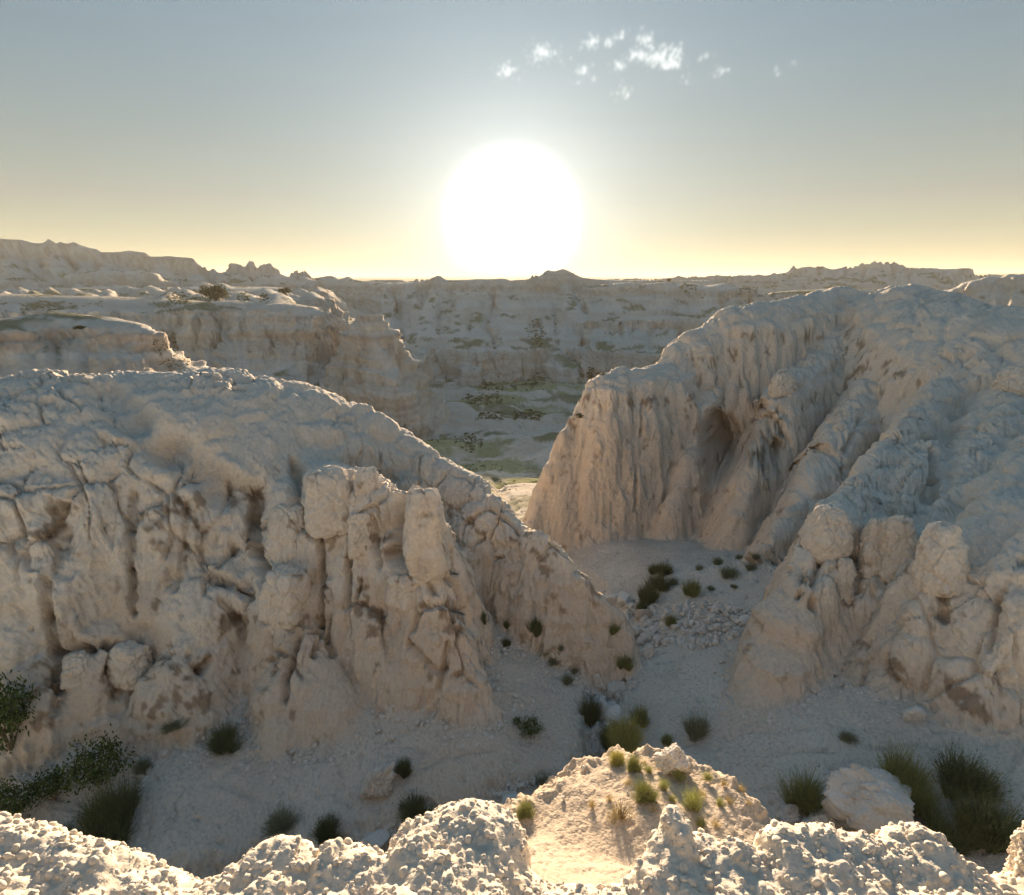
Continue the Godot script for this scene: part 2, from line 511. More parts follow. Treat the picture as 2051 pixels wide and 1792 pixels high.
func draw_gully() -> void:
	var join := Vector3(1.6, -9.65, -8.4)
	channel([Vector3(-18, -10.2, -5.0), Vector3(-9, -11.0, -6.2), Vector3(-4.6, -10.6, -6.9), Vector3(-2.7, -10.1, -7.1), Vector3(-0.2, -9.85, -7.7), Vector3(1.0, -9.7, -8.2), join], 0.30, 0.85, 0.19)
	channel([Vector3(14, -6.4, -3.6), Vector3(8, -7.4, -4.2), Vector3(5.4, -8.0, -4.9), Vector3(3.95, -8.6, -6.1), Vector3(3.35, -9.2, -7.6), Vector3(2.6, -9.5, -8.2), join], 0.14, 0.85, 0.20)
	channel([join, Vector3(1.75, -9.8, -9.2), Vector3(1.95, -9.9, -10.0), Vector3(2.0, -10.0, -10.8), Vector3(2.35, -10.1, -11.6)], 0.24, 0.62, 0.27)
	channel([Vector3(2.35, -10.1, -11.6), Vector3(3.1, -10.35, -13.9), Vector3(3.17, -10.75, -16.4), Vector3(3.04, -11.3, -18.7), Vector3(2.2, -12.4, -23.0), Vector3(0.6, -14.0, -31.0), Vector3(-1.0, -17.5, -45.0), Vector3(-2.0, -20.0, -56.0)], 0.32, 0.30, 0.38)
	# ground below the ledge on which the camera stands, and the sunlit spur of gravel that runs out from it
	segs.append_array(PackedFloat32Array([-40, -2.75, 1.2, 40, -2.75, 1.2, 2.3, 2.3, 0.25, 0.25, 2.8, 5.4, 0.7, RIM, 12.0, 1, 1]))
	segs.append_array(PackedFloat32Array([-40, -2.4, 4.0, 40, -2.4, 4.0, 2.0, 2.0, 0.2, 0.2, 0.5, 2.0, 0.5, RIM, 8.0, 1, 1]))
	var spur := [Vector3(0.9, -4.6, -2.6), Vector3(1.5, -5.7, -4.2), Vector3(2.1, -7.05, -5.8), Vector3(2.45, -7.95, -7.0), Vector3(2.6, -8.4, -7.4)]
	var half := [2.0, 1.65, 1.1, 0.62, 0.38]
	for i in spur.size() - 1:
		var a: Vector3 = spur[i]
		var b: Vector3 = spur[i + 1]
		segs.append_array(PackedFloat32Array([a.x, a.y, a.z, b.x, b.y, b.z, half[i], half[i + 1], 0.42, 0.30, 1.5, 3.0, 0.6, SPUR, 5.0, 1, 1]))

func draw_middle_distance() -> void:
	# butte behind the left hill
	crest([[-350, 640, 50, 5, 1.0], [-120, 648, 54, 5, 1.0], [0, 640, 57, 5, 1.0], [107, 627, 60, 5, 1.2], [178, 634, 60, 4, 1.0], [249, 645, 58, 3, 0.8], [294, 659, 57, 1.5, 0.6]], 2.2, 14, 0.6, MID)
	crest([[285, 657, 58, 2.2, 0.6], [337, 716, 57, 2.0, 0.6], [375, 737, 57, 2.0, 0.6], [440, 755, 57, 2.0, 0.6]], 1.2, 14, 0.6, MID)
	# rolling tableland on the left and its banded cliff
	crest([[-500, 588, 215, 55, 4.5], [-100, 582, 220, 52, 4.5], [200, 576, 228, 50, 4.5], [400, 574, 238, 38, 4.0], [520, 574, 250, 22, 3.0]], 1.2, 20, 0.5, MID)
	crest([[-100, 586, 152, 22, 3.0], [200, 594, 141, 19, 2.6], [330, 600, 133, 15, 2.2], [400, 606, 129, 12, 1.8], [461, 602, 126, 11, 1.8], [520, 610, 124, 9, 1.6], [568, 608, 122, 8, 1.4], [620, 620, 120, 5, 1.0], [648, 634, 120, 3, 0.6]], 2.0, 17, 0.6, MID)
	crest([[728, 628, 104, 1.4, 0.4], [756, 628, 104, 1.4, 0.4]], 1.9, 16, 0.9, MID)
	crest([[742, 640, 103, 0.6, 0.4], [762, 700, 99, 1.0, 0.5], [780, 750, 95, 1.6, 0.8]], 1.6, 14, 0.8, MID)
	crest([[600, 700, 112, 3.0, 0.8], [560, 745, 104, 3.0, 0.8]], 1.2, 14, 0.7, MID)
	# the low ridge below the sun, with its spurs
	crest([[620, 566, 300, 6, 1.0], [660, 552, 300, 4, 1.0], [676, 561, 298, 5, 1.0], [698, 553, 295, 2, 1.0], [704, 560, 292, 5, 1.0], [760, 566, 285, 6, 1.0], [820, 566, 275, 6, 1.0], [862, 562, 266, 5, 1.0], [878, 551, 262, 2, 1.0], [892, 561, 260, 5, 1.0], [960, 559, 252, 5, 1.0],
		[1006, 558, 246, 4, 1.0], [1018, 566, 244, 4, 1.0], [1034, 561, 243, 4, 1.0], [1062, 559, 240, 3, 1.0], [1069, 544, 240, 0.5, 0.8], [1075, 558, 240, 0.5, 0.8], [1082, 545, 240, 0.6, 0.8], [1088, 553, 240, 1, 0.8], [1098, 541, 240, 1.5, 0.8], [1106, 544, 240, 1.5, 0.8], [1118, 541, 240, 1.5, 0.8], [1128, 536, 240, 1.2, 0.8],
		[1136, 541, 240, 1.5, 0.8], [1146, 545, 240, 1.5, 0.8], [1160, 555, 243, 4, 1.0], [1200, 560, 248, 6, 1.0], [1290, 562, 258, 6, 1.0], [1420, 561, 268, 6, 1.0]], 1.5, 14, 0.55, MID)
	crest([[880, 575, 250, 2, 0.8], [850, 625, 205, 3, 0.8], [860, 690, 172, 3, 0.8], [845, 735, 155, 3, 0.8]], 1.5, 12, 0.6, MID)
	crest([[940, 580, 240, 2, 0.8], [915, 631, 196, 2, 0.8], [925, 690, 172, 3, 0.8], [940, 735, 158, 3, 0.8]], 1.5, 12, 0.6, MID)
	crest([[1020, 590, 235, 2, 0.8], [1006, 643, 190, 3, 0.8], [1055, 668, 180, 3, 0.8], [1110, 700, 168, 3, 0.8], [1140, 730, 158, 3, 0.8]], 1.3, 12, 0.6, MID)
	crest([[1130, 570, 236, 2, 0.8], [1150, 620, 200, 3, 0.8], [1200, 660, 180, 3, 0.8]], 1.4, 12, 0.6, MID)
	# domes and benches right of it
	for d in [[1207, 567, 222, 5], [1250, 563, 224, 5], [1290, 566, 226, 4], [1320, 563, 222, 5], [1352, 569, 215, 4], [1375, 566, 215, 6], [1410, 572, 205, 4], [1440, 566, 210, 5], [1470, 572, 200, 6]]:
		crest([[d[0] - 12, d[1] + 4, d[2], d[3], 1.2], [d[0] + 10, d[1] + 2, d[2] - 3, d[3], 1.2], [d[0] + 8, d[1] + 45, d[2] - 16, 2.0, 1.0]], 1.7, 9, 0.7, MID)
	crest([[1236, 588, 205, 2.5, 0.8], [1240, 600, 202, 4, 0.8], [1250, 640, 185, 4, 0.8]], 1.6, 9, 0.7, MID)
	crest([[1325, 588, 198, 2, 0.8], [1330, 615, 192, 5, 0.8], [1345, 650, 178, 4, 0.8]], 1.6, 9, 0.7, MID)
	crest([[1180, 640, 190, 6, 0.6], [1280, 634, 185, 7, 0.6], [1380, 632, 180, 8, 0.6], [1500, 640, 172, 8, 0.6]], 1.6, 9, 0.5, MID)
	crest([[1200, 690, 168, 5, 0.6], [1320, 690, 160, 6, 0.6], [1450, 690, 150, 6, 0.6]], 1.0, 6, 0.4, MID)
	crest([[1540, 590, 190, 6, 1.0], [1600, 582, 190, 9, 1.0], [1680, 578, 195, 9, 1.0], [1760, 580, 190, 9, 1.0], [1800, 590, 185, 6, 1.0]], 1.7, 12, 0.6, MID)
	crest([[1900, 580, 165, 3, 0.8], [1960, 560, 160, 3, 0.8], [1985, 553, 158, 2, 0.8], [2005, 556, 156, 2, 0.8], [2026, 548, 154, 2, 0.8], [2060, 552, 150, 3, 0.8], [2150, 548, 145, 4, 0.8], [2300, 560, 140, 4, 0.8]], 1.4, 14, 0.6, MID)
	# serrated skyline on the right
	crest([[1540, 552, 360, 6, 1.0], [1575, 546, 360, 5, 1.0], [1586, 540, 360, 2, 1.0], [1590, 530, 360, 1, 1.0], [1594, 540, 360, 3, 1.0], [1610, 535, 360, 4, 1.0], [1622, 534, 360, 4, 1.0], [1632, 538, 360, 2, 1.0], [1639, 529, 360, 0.6, 0.8], [1643, 534, 360, 1, 1.0], [1647, 529, 360, 0.6, 0.8], [1652, 536, 360, 2, 1.0], [1667, 540, 360, 4, 1.0],
		[1685, 536, 355, 3, 1.0], [1702, 531, 352, 0.6, 0.8], [1707, 534, 352, 0.6, 0.8], [1714, 528, 352, 0.6, 0.8], [1720, 531, 352, 0.6, 0.8], [1728, 522, 352, 0.6, 0.8], [1737, 529, 352, 0.6, 0.8], [1751, 520, 352, 0.6, 0.8], [1758, 528, 352, 0.6, 0.8], [1763, 521, 352, 0.6, 0.8], [1769, 529, 352, 0.6, 0.8], [1776, 522, 352, 0.6, 0.8], [1783, 529, 352, 0.6, 0.8],
		[1790, 523, 352, 0.6, 0.8], [1798, 531, 352, 2, 1.0], [1807, 529, 352, 0.6, 0.8], [1816, 537, 350, 3, 1.0], [1860, 537, 345, 4, 1.0], [1890, 539, 340, 4, 1.0], [1930, 537, 335, 4, 1.0], [1938, 540, 335, 2, 1.0], [1944, 556, 335, 2, 1.0]], 2.6, 16, 0.5, MID)
	# the long wall with pinnacles on the left
	crest([[-260, 470, 330, 4, 1.0], [-120, 480, 330, 4, 1.0], [0, 478, 330, 4, 1.0], [40, 480, 330, 4, 1.0], [60, 486, 330, 3, 1.0], [90, 487, 330, 3, 1.0], [96, 476, 330, 0.5, 0.6], [112, 487, 330, 1.0, 0.8], [122, 484, 330, 1.0, 0.8], [136, 488, 330, 1.0, 0.8], [148, 485, 330, 1.0, 0.8], [158, 491, 330, 3, 1.0], [182, 497, 330, 3, 1.0], [190, 504, 330, 3, 1.0],
		[235, 505, 330, 3, 1.0], [260, 502, 330, 3, 1.0], [286, 505, 330, 3, 1.0], [293, 514, 330, 3, 1.0], [340, 513, 330, 3, 1.0], [376, 516, 330, 3, 1.0], [392, 530, 330, 3, 1.0], [402, 541, 330, 1.0, 0.8], [406, 527, 330, 0.5, 0.6], [418, 542, 330, 1.0, 0.8], [426, 533, 330, 0.5, 0.6], [436, 546, 330, 3, 1.0], [452, 545, 330, 3, 1.0],
		[462, 526, 330, 0.5, 0.6], [478, 528, 330, 1.0, 0.8], [492, 534, 330, 1.0, 0.8], [500, 517, 330, 0.5, 0.6], [514, 535, 330, 1.0, 0.8], [518, 537, 330, 0.5, 0.6], [522, 530, 330, 0.5, 0.6], [541, 523, 330, 0.5, 0.6], [553, 541, 330, 1.0, 0.8], [572, 553, 330, 3, 1.0], [580, 554, 330, 1.0, 0.8], [585, 533, 330, 0.5, 0.6], [600, 544, 330, 1.0, 0.8], [606, 542, 330, 0.5, 0.6], [611, 534, 330, 0.5, 0.6],
		[624, 559, 330, 3, 1.0], [640, 555, 330, 3, 1.0], [660, 552, 330, 3, 1.0], [674, 560, 330, 3, 1.0]], 3.0, 20, 0.5, MID)
	for s in [[20, 505, 330, 30, 548, 290], [110, 505, 330, 130, 555, 285], [215, 520, 330, 240, 560, 290], [320, 525, 330, 330, 562, 295], [395, 545, 330, 400, 565, 300]]:
		crest([[s[0], s[1], s[2], 2.5, 1.0], [s[3], s[4], s[5], 4, 1.0]], 1.4, 12, 0.6, MID)
	crest([[150, 548, 275, 5, 1.2], [210, 541, 272, 7, 1.2], [280, 543, 270, 6, 1.2], [300, 552, 268, 3, 1.0]], 1.4, 12, 0.5, MID)
	crest([[-60, 560, 260, 6, 1.2], [40, 556, 262, 7, 1.2], [90, 560, 262, 5, 1.2]], 0.9, 12, 0.5, MID)
	# jagged crests further off
	for j in [[1330, 1590, 556, 548, 345.0, 5.0], [1815, 1950, 535, 538, 342.0, 6.0], [1930, 2200, 552, 545, 300.0, 7.0], [1160, 1340, 560, 558, 300.0, 3.0], [690, 870, 562, 561, 300.0, 4.0]]:
		var line := []
		var px: float = j[0]
		while px < j[1]:
			var t: float = (px - j[0]) / (j[1] - j[0])
			line.append([px, lerpf(j[2], j[3], t) - j[5] * rng.randf() * rng.randf(), j[4], 0.8, 0.6])
			px += rng.randf_range(5.0, 15.0)
		crest(line, 2.2, 12, 0.5, MID)
	# gullied walls
	buttresses([[180, 622, 131], [461, 618, 121], [620, 630, 116]], [[200, 720, 112], [461, 740, 104], [610, 760, 104]], 14, 0.9, 1.5, 9)
	buttresses([[-40, 664, 55], [120, 660, 56], [280, 672, 55]], [[-40, 760, 48], [120, 760, 49], [330, 770, 50]], 10, 0.5, 1.6, 6)
	buttresses([[-100, 500, 328], [200, 520, 328], [400, 548, 326]], [[-100, 556, 296], [200, 562, 296], [400, 566, 300]], 22, 1.8, 1.5, 10)
	buttresses([[450, 540, 328], [620, 552, 328]], [[440, 566, 305], [640, 568, 300]], 12, 1.6, 1.5, 10)
	buttresses([[760, 572, 270], [1000, 566, 245], [1160, 562, 242]], [[780, 690, 168], [1000, 700, 165], [1160, 690, 172]], 16, 1.8, 1.35, 10)
	buttresses([[1180, 575, 230], [1300, 575, 222], [1500, 580, 200]], [[1180, 640, 186], [1300, 645, 180], [1500, 650, 168]], 16, 1.6, 1.5, 9)
	buttresses([[1180, 648, 186], [1300, 645, 182], [1500, 650, 170]], [[1180, 700, 158], [1300, 705, 150], [1500, 700, 142]], 14, 1.2, 1.5, 7)
	buttresses([[1560, 546, 356], [1750, 536, 350], [1930, 545, 334]], [[1560, 575, 300], [1750, 572, 300], [1930, 572, 290]], 20, 1.8, 1.5, 10)
	buttresses([[1540, 592, 186], [1700, 586, 186], [1800, 594, 180]], [[1540, 640, 160], [1700, 640, 160], [1800, 640, 158]], 9, 1.4, 1.5, 9)
	buttresses([[1900, 585, 163], [2060, 560, 150], [2200, 560, 142]], [[1880, 640, 140], [2060, 640, 130], [2200, 640, 120]], 11, 1.2, 1.5, 9)
	# pale mounds on the tableland
	for k in 60:
		var px := rng.randf_range(-60.0, 640.0)
		var far_ := rng.randf_range(140.0, 250.0)
		var py := 560.0 + (250.0 - far_) * 0.22 + rng.randf_range(0.0, 10.0)
		crest([[px, py, far_, rng.randf_range(1.2, 3.2), 1.0], [px + rng.randf_range(-22.0, 22.0), py + rng.randf_range(8.0, 20.0), far_ - rng.randf_range(6.0, 16.0), rng.randf_range(1.5, 4.0), 0.8]], 0.9, 5.0, 0.5, MID)

# ------------------------------------------------------------------ materials

var m_rock: StandardMaterial3D
var m_far: StandardMaterial3D
var m_ledge: StandardMaterial3D
var m_stone: StandardMaterial3D
var m_gravel: StandardMaterial3D

func noise_picture(n: FastNoiseLite, size: int, from: float, to: float, tint := Color(1, 1, 1)) -> NoiseTexture2D:
	var t := NoiseTexture2D.new()
	t.width = size
	t.height = size
	t.seamless = true
	t.seamless_blend_skirt = 0.2
	t.noise = n
	var g := Gradient.new()
	g.offsets = PackedFloat32Array([0.0, 0.5, 1.0])
	var a := Color(from, from, from)
	var b := Color(to, to, to)
	g.colors = PackedColorArray([a * tint, a.lerp(b, 0.55), b])
	for k in 3:
		var c := g.colors[k]
		c.a = 1.0
		g.set_color(k, c)
	t.color_ramp = g
	return t

func grain(kind: int, freq: float, octaves: int, seed_: int, fractal := FastNoiseLite.FRACTAL_FBM) -> FastNoiseLite:
	var n := FastNoiseLite.new()
	n.noise_type = kind
	n.frequency = freq
	n.fractal_type = fractal
	n.fractal_octaves = octaves
	n.seed = seed_
	return n

# relief of crusted clay: rounded crumbs of two sizes over a rough ground, drawn as a picture of heights
func crumb_heights(size: int, coarse: float, fine: float, seed_: int) -> ImageTexture:
	var c := grain(FastNoiseLite.TYPE_CELLULAR, coarse, 1, seed_, FastNoiseLite.FRACTAL_NONE)
	c.cellular_return_type = FastNoiseLite.RETURN_DISTANCE
	var f := grain(FastNoiseLite.TYPE_CELLULAR, fine, 1, seed_ + 1, FastNoiseLite.FRACTAL_NONE)
	f.cellular_return_type = FastNoiseLite.RETURN_DISTANCE
	var s := grain(FastNoiseLite.TYPE_SIMPLEX_SMOOTH, coarse * 0.35, 4, seed_ + 2)
	var a := c.get_seamless_image(size, size)
	var b := f.get_seamless_image(size, size)
	var d := s.get_seamless_image(size, size)
	a.convert(Image.FORMAT_L8)
	b.convert(Image.FORMAT_L8)
	d.convert(Image.FORMAT_L8)
	var pa := a.get_data()
	var pb := b.get_data()
	var pd := d.get_data()
	var out := PackedByteArray()
	out.resize(size * size)
	for i in size * size:
		out[i] = clampi(int(0.42 * (255 - pa[i]) + 0.22 * (255 - pb[i]) + 0.36 * pd[i]), 0, 255)
	return ImageTexture.create_from_image(Image.create_from_data(size, size, false, Image.FORMAT_L8, out))

func earth(scale_: float, relief: float, heights: Texture2D, tone: Texture2D) -> StandardMaterial3D:
	var m := StandardMaterial3D.new()
	m.vertex_color_use_as_albedo = true
	m.roughness = 1.0
	m.metallic_specular = 0.15
	m.uv1_triplanar = true
	m.uv1_world_triplanar = true
	m.uv1_scale = Vector3.ONE * scale_
	m.albedo_texture = tone
	m.heightmap_enabled = true
	m.heightmap_scale = relief
	m.heightmap_texture = heights
	return m

func make_materials() -> void:
	var crumbs := crumb_heights(1024, 0.022, 0.06, 300)
	var pebbles := crumb_heights(1024, 0.05, 0.11, 340)
	var tone := noise_picture(grain(FastNoiseLite.TYPE_SIMPLEX_SMOOTH, 0.022, 6, 12), 1024, 0.88, 1.0, Color(1.0, 0.985, 0.96))
	m_rock = earth(0.42, 5.0, crumbs, tone)
	m_gravel = earth(0.5, 2.4, pebbles, tone)
	m_far = earth(0.05, 30.0, crumbs, tone)
	m_ledge = earth(2.0, 0.8, crumbs, tone)
	m_stone = earth(0.9, 1.2, crumbs, tone)

# ------------------------------------------------------------------ the gully and its two hills

const COLS := 880
const ROWS := 660
const PROBES := 520
const R0 := 2.3
const R1 := 50.0
const SIDE := 56.0              # degrees to either side

var probe_w := []
var col_pos := []
var col_tint := []
var col_own := []
var col_nrm := []
var cracks := PackedFloat32Array()      # ax ay az bx by bz width depth
var hollows := []                       # [centre, radii, push]

func col_angle(i: int) -> float:
	return deg_to_rad(lerpf(-SIDE, SIDE, float(i) / (COLS - 1)))

func probe_r(k: float) -> float:
	return R0 * pow(R1 / R0, k / (PROBES - 1))

func near_density(i: int) -> void:
	var a := col_angle(i)
	var s := sin(a)
	var c := -cos(a)
	var w := PackedFloat32Array()
	w.resize(PROBES)
	var last := height(s * R0, c * R0)
	var lr := R0
	for k in PROBES:
		var r := probe_r(k + 1)
		var y := height(s * r, c * r)
		var dr := r - lr
		var dy := y - last
		# metres of surface as seen from the gully's middle distance
		var v := sqrt(dr * dr + dy * dy) / (r * 0.8 + 2.0)
		if r < 4.0:
			v *= 0.25
		if r > 34.0:
			v *= 0.7
		w[k] = v
		last = y
		lr = r
	probe_w[i] = w

func make_cracks() -> void:
	for line in [
		[0.10, 0.50, [508, 985], [508, 1040], [512, 1100], [524, 1170], [528, 1230]], [0.09, 0.45, [592, 925], [584, 965], [586, 1005], [606, 1045], [636, 1075]], [0.05, 0.3, [640, 1060], [648, 1140], [644, 1250], [632, 1310]],
		[0.05, 0.25, [268, 990], [264, 1060], [267, 1140], [272, 1230]], [0.30, 0.34, [200, 775], [262, 832], [335, 895], [400, 935], [455, 975], [500, 1000]], [0.07, 0.35, [92, 1170], [98, 1240], [112, 1310], [165, 1302], [215, 1288], [250, 1300]],
		[0.07, 0.35, [128, 1318], [120, 1370], [116, 1420]], [0.06, 0.3, [440, 1130], [470, 1105], [510, 1095]], [0.05, 0.3, [690, 1000], [700, 1060], [698, 1130], [694, 1210]], [0.05, 0.25, [745, 1040], [750, 1090], [762, 1130]],
		[0.14, 0.55, [800, 1000], [790, 1050], [792, 1110], [806, 1130]], [0.06, 0.3, [606, 1262], [590, 1300], [574, 1350], [568, 1400]], [0.07, 0.3, [405, 1150], [440, 1160], [480, 1180], [498, 1200]], [0.05, 0.2, [440, 1200], [470, 1240], [490, 1280]],
		[0.06, 0.3, [330, 1310], [400, 1345], [420, 1320]], [0.08, 0.3, [240, 1290], [222, 1340], [240, 1390]], [0.05, 0.25, [925, 1095], [915, 1140], [905, 1165]], [0.05, 0.25, [860, 1180], [900, 1210], [905, 1240]], [0.05, 0.2, [820, 1290], [850, 1330], [880, 1350]],
		[0.05, 0.25, [660, 1240], [655, 1280], [666, 1310]], [0.05, 0.2, [900, 1290], [890, 1340], [880, 1380]], 
		[0.05, 0.18, [100, 1000], [130, 1080], [110, 1150]], [0.05, 0.18, [380, 1010], [370, 1090], [350, 1180]],
		[0.06, 0.3, [1645, 1050], [1640, 1110], [1632, 1160], [1625, 1220]], [0.05, 0.25, [1605, 1140], [1600, 1190]], [0.06, 0.3, [1900, 1110], [1890, 1170], [1885, 1240]], [0.05, 0.25, [1790, 1080], [1776, 1130], [1770, 1190]], [0.05, 0.2, [2051, 1120], [1990, 1200], [1975, 1290]],
		[0.05, 0.25, [1290, 800], [1285, 860], [1276, 960], [1270, 1020]], [0.05, 0.25, [1395, 860], [1375, 900], [1345, 930], [1330, 1000]], [0.06, 0.2, [1460, 1000], [1420, 1060], [1360, 1110]], [0.08, 0.3, [1880, 890], [1872, 950], [1860, 1000]], [0.06, 0.25, [1730, 830], [1700, 900], [1680, 980]]]:
		var last := Vector3.ZERO
		for k in range(2, line.size()):
			var p := ground_at(line[k][0] + rng.randf_range(-3, 3), line[k][1] + rng.randf_range(-3, 3))
			if k > 2 and p.distance_to(last) < 3.0:
				cracks.append_array(PackedFloat32Array([last.x, last.y, last.z, p.x, p.y, p.z, line[0], line[1]]))
			last = p
	hollows = []
	for h in [[1482, 890, 1.9, 2.7, 3.0], [1612, 940, 1.2, 1.8, 1.5], [1545, 775, 0.9, 0.55, 1.2]]:
		hollows.append([ground_at(h[0], h[1]), Vector3(h[2], h[3], h[2] * 1.5), h[4]])

func near_column(i: int) -> void:
	var a := col_angle(i)
	var s := sin(a)
	var c := -cos(a)
	var w: PackedFloat32Array = probe_w[i]
	var total := 0.0
	for k in PROBES:
		total += w[k]
	var here := PackedFloat32Array()
	for o in range(0, cracks.size(), 8):
		var a0 := atan2(cracks[o], -cracks[o + 2])
		var a1 := atan2(cracks[o + 3], -cracks[o + 5])
		if a > minf(a0, a1) - 0.035 and a < maxf(a0, a1) + 0.035:
			here.append_array(cracks.slice(o, o + 8))
	var pos := PackedVector3Array()
	var tint := PackedColorArray()
	var own := PackedByteArray()
	pos.resize(ROWS)
	tint.resize(ROWS)
	own.resize(ROWS)
	var k := 0
	var sum := 0.0
	for j in ROWS:
		var want := total * j / (ROWS - 1)
		while k < PROBES - 1 and sum + w[k] < want:
			sum += w[k]
			k += 1
		var r := probe_r(k + clampf((want - sum) / maxf(w[k], 1e-9), 0.0, 1.0))
		var x := s * r
		var z := c * r
		var y := height(x, z)
		var e := 0.26 if r < 45.0 else 0.8
		var gx := (height(x + e, z) - height(x - e, z)) / (2.0 * e)
		var gz := (height(x, z + e) - height(x, z - e)) / (2.0 * e)
		var n := Vector3(-gx, 1.0, -gz).normalized()
		var who := FLOOR
		var cap := 0.0
		if near_map.holds(x, z):
			who = near_map.owner_at(x, z)
			cap = near_map.sample_cap(x, z)
		elif mid_map.holds(x, z):
			who = mid_map.owner_at(x, z)
			cap = mid_map.sample_cap(x, z)
		var p := Vector3(x, y, z)
		var steep := 1.0 - n.y
		var d := 0.0
		var col: Color
		var broad := n_soft.get_noise_3d(x * 0.35, y * 0.35, z * 0.35)
		if who == LEFT or who == RIGHT or who == MID:
			var q := p + Vector3(broad, n_fine.get_noise_3d(x, y + 9.0, z), -broad) * 0.18
			var wall := (1.0 - cap) * smoothstep(0.12, 0.5, steep)
			var rim_zone := smoothstep(0.0, 0.35, cap) * (1.0 - smoothstep(0.55, 1.0, cap))
			# blocks parted by open joints where the crust breaks over the steep sides
			var blocky := smoothstep(-0.15, 0.25, n_soft.get_noise_3d(x * 0.22 + 8.0, y * 0.22, z * 0.22) + rim_zone * 0.5 - wall * 0.42)
			var b1 := Vector3(q.x * 1.15, q.y * 0.62, q.z * 1.15)
			var b2 := Vector3(q.x * 2.9, q.y * 1.9, q.z * 2.9)
			var joint1 := n_edge.get_noise_3dv(b1) + 1.0
			var joint2 := n_edge.get_noise_3dv(b2) + 1.0
			if who == RIGHT:
				blocky *= 0.55
			d += blocky * (0.10 * n_block.get_noise_3dv(b1) - 0.20 * (1.0 - smoothstep(0.0, 0.075, joint1)))
			d += (0.25 + 0.75 * blocky) * (0.030 * n_block.get_noise_3dv(b2) - 0.055 * (1.0 - smoothstep(0.0, 0.10, joint2)))
			# pillows of crust parted by soft creases on the rounded tops
			var pillow := n_cell.get_noise_3d(q.x * 0.62, q.y * 0.8, q.z * 0.62) + 1.0
			var crease := n_edge.get_noise_3d(q.x * 0.62, q.y * 0.8, q.z * 0.62) + 1.0
			d += cap * (0.20 * (0.45 - pillow) - 0.10 * (1.0 - smoothstep(0.0, 0.22, crease)))
			# net of fine cracks
			var net := n_edge.get_noise_3d(q.x * 4.2, q.y * 4.2, q.z * 4.2) + 1.0
			d -= 0.038 * (1.0 - smoothstep(0.0, 0.24, net)) * (0.3 + 0.7 * cap)
			d += 0.06 * n_soft.get_noise_3d(x * 1.1, y * 1.1, z * 1.1)
			# rills down the steep sides
			d += wall * (1.0 - 0.6 * blocky) * (0.6 if who == RIGHT else 1.0) * (0.15 * n_ridge.get_noise_3d(x * 0.8, y * 0.10, z * 0.8) + 0.05 * n_ridge.get_noise_3d(x * 2.6 + 5.0, y * 0.3, z * 2.6) + 0.025 * n_fine.get_noise_3d(x * 7.0, y * 1.2, z * 7.0))
			d += 0.022 * n_fine.get_noise_3d(x * 6.0, y * 8.0, z * 6.0)
			# crumbled crust
			if r < 24.0:
				d += 0.026 * (0.5 - (n_cell.get_noise_3d(x * 8.0, y * 8.0, z * 8.0) + 1.0)) * (0.4 + 0.6 * cap)
			# beds of harder clay stand out a little
			d += wall * 0.05 * n_fine.get_noise_2d(y * 3.1, broad * 0.8)
			# two beds: pale ashy clay above, tan clay below, each with thin bands
			var pale := Color(0.715, 0.635, 0.540)
			var tan_ := Color(0.625, 0.535, 0.440)
			var level := -6.9 if who == LEFT else -6.3
			var bed := y - level + 1.3 * n_soft.get_noise_3d(x * 0.35 + 3.0, y * 0.3, z * 0.35) + 0.35 * n_fine.get_noise_3d(x * 2.0, y * 2.0, z * 2.0)
			var band := n_fine.get_noise_2d(y * 2.2 + broad * 0.6, 8.0)
			var t := smoothstep(-0.6, 0.7, bed + band * 0.5 + cap * 1.6)
			if who == MID:
				t = clampf(0.6 + 0.8 * band, 0.0, 1.0)
			col = tan_.lerp(pale, t)
			# rust and dark varnish in patches where the crust has broken off
			var patch := n_fine.get_noise_3d(x * 1.3 + 70.0, y * 1.1, z * 1.3) + 0.5 * n_fine.get_noise_3d(x * 4.5, y * 4.5, z * 4.5)
			var edge_zone := smoothstep(0.1, 0.4, cap) * (1.0 - smoothstep(0.6, 0.95, cap)) + 0.25 * wall
			var rust := smoothstep(0.30, 0.60, patch * (0.45 + edge_zone)) * (0.25 if who == MID else 1.0)
			col = col.lerp(Color(0.24, 0.165, 0.105), rust * 0.75)
			var ochre := smoothstep(0.25, 0.7, n_soft.get_noise_3d(x * 0.8, y * 0.8 + 33.0, z * 0.8))
			col = col.lerp(Color(0.52, 0.40, 0.28), ochre * 0.35)
		else:
			d += 0.07 * n_soft.get_noise_3d(x * 0.5, y * 0.5, z * 0.5) + 0.016 * n_fine.get_noise_3d(x * 2.2, y * 2.2, z * 2.2) + 0.010 * n_fine.get_noise_3d(x * 8.0, y * 8.0, z * 8.0)
			# rills washed into the slope
			if who == FLOOR:
				d -= 0.07 * smoothstep(0.35, 0.9, n_ridge.get_noise_2d(x * 0.45 + 13.0, z * 0.7))
			var lump := n_cell.get_noise_3d(x * 5.0, y * 5.0, z * 5.0) + 1.0
			d += 0.012 * smoothstep(0.5, 0.1, lump) * smoothstep(0.0, 0.3, n_soft.get_noise_2d(x * 0.6, z * 0.6))
			if steep > 0.10:
				d += 0.10 * smoothstep(0.10, 0.3, steep) * n_ridge.get_noise_3d(x * 1.9, y * 0.7, z * 1.9)
			d += 0.02 * n_ridge.get_noise_3d(x * 1.1, y, z * 1.1) + 0.012 * n_fine.get_noise_3d(x * 16.0, y * 16.0, z * 16.0)
			col = Color(0.585, 0.520, 0.445).lerp(Color(0.650, 0.590, 0.515), clampf(0.5 + broad, 0.0, 1.0))
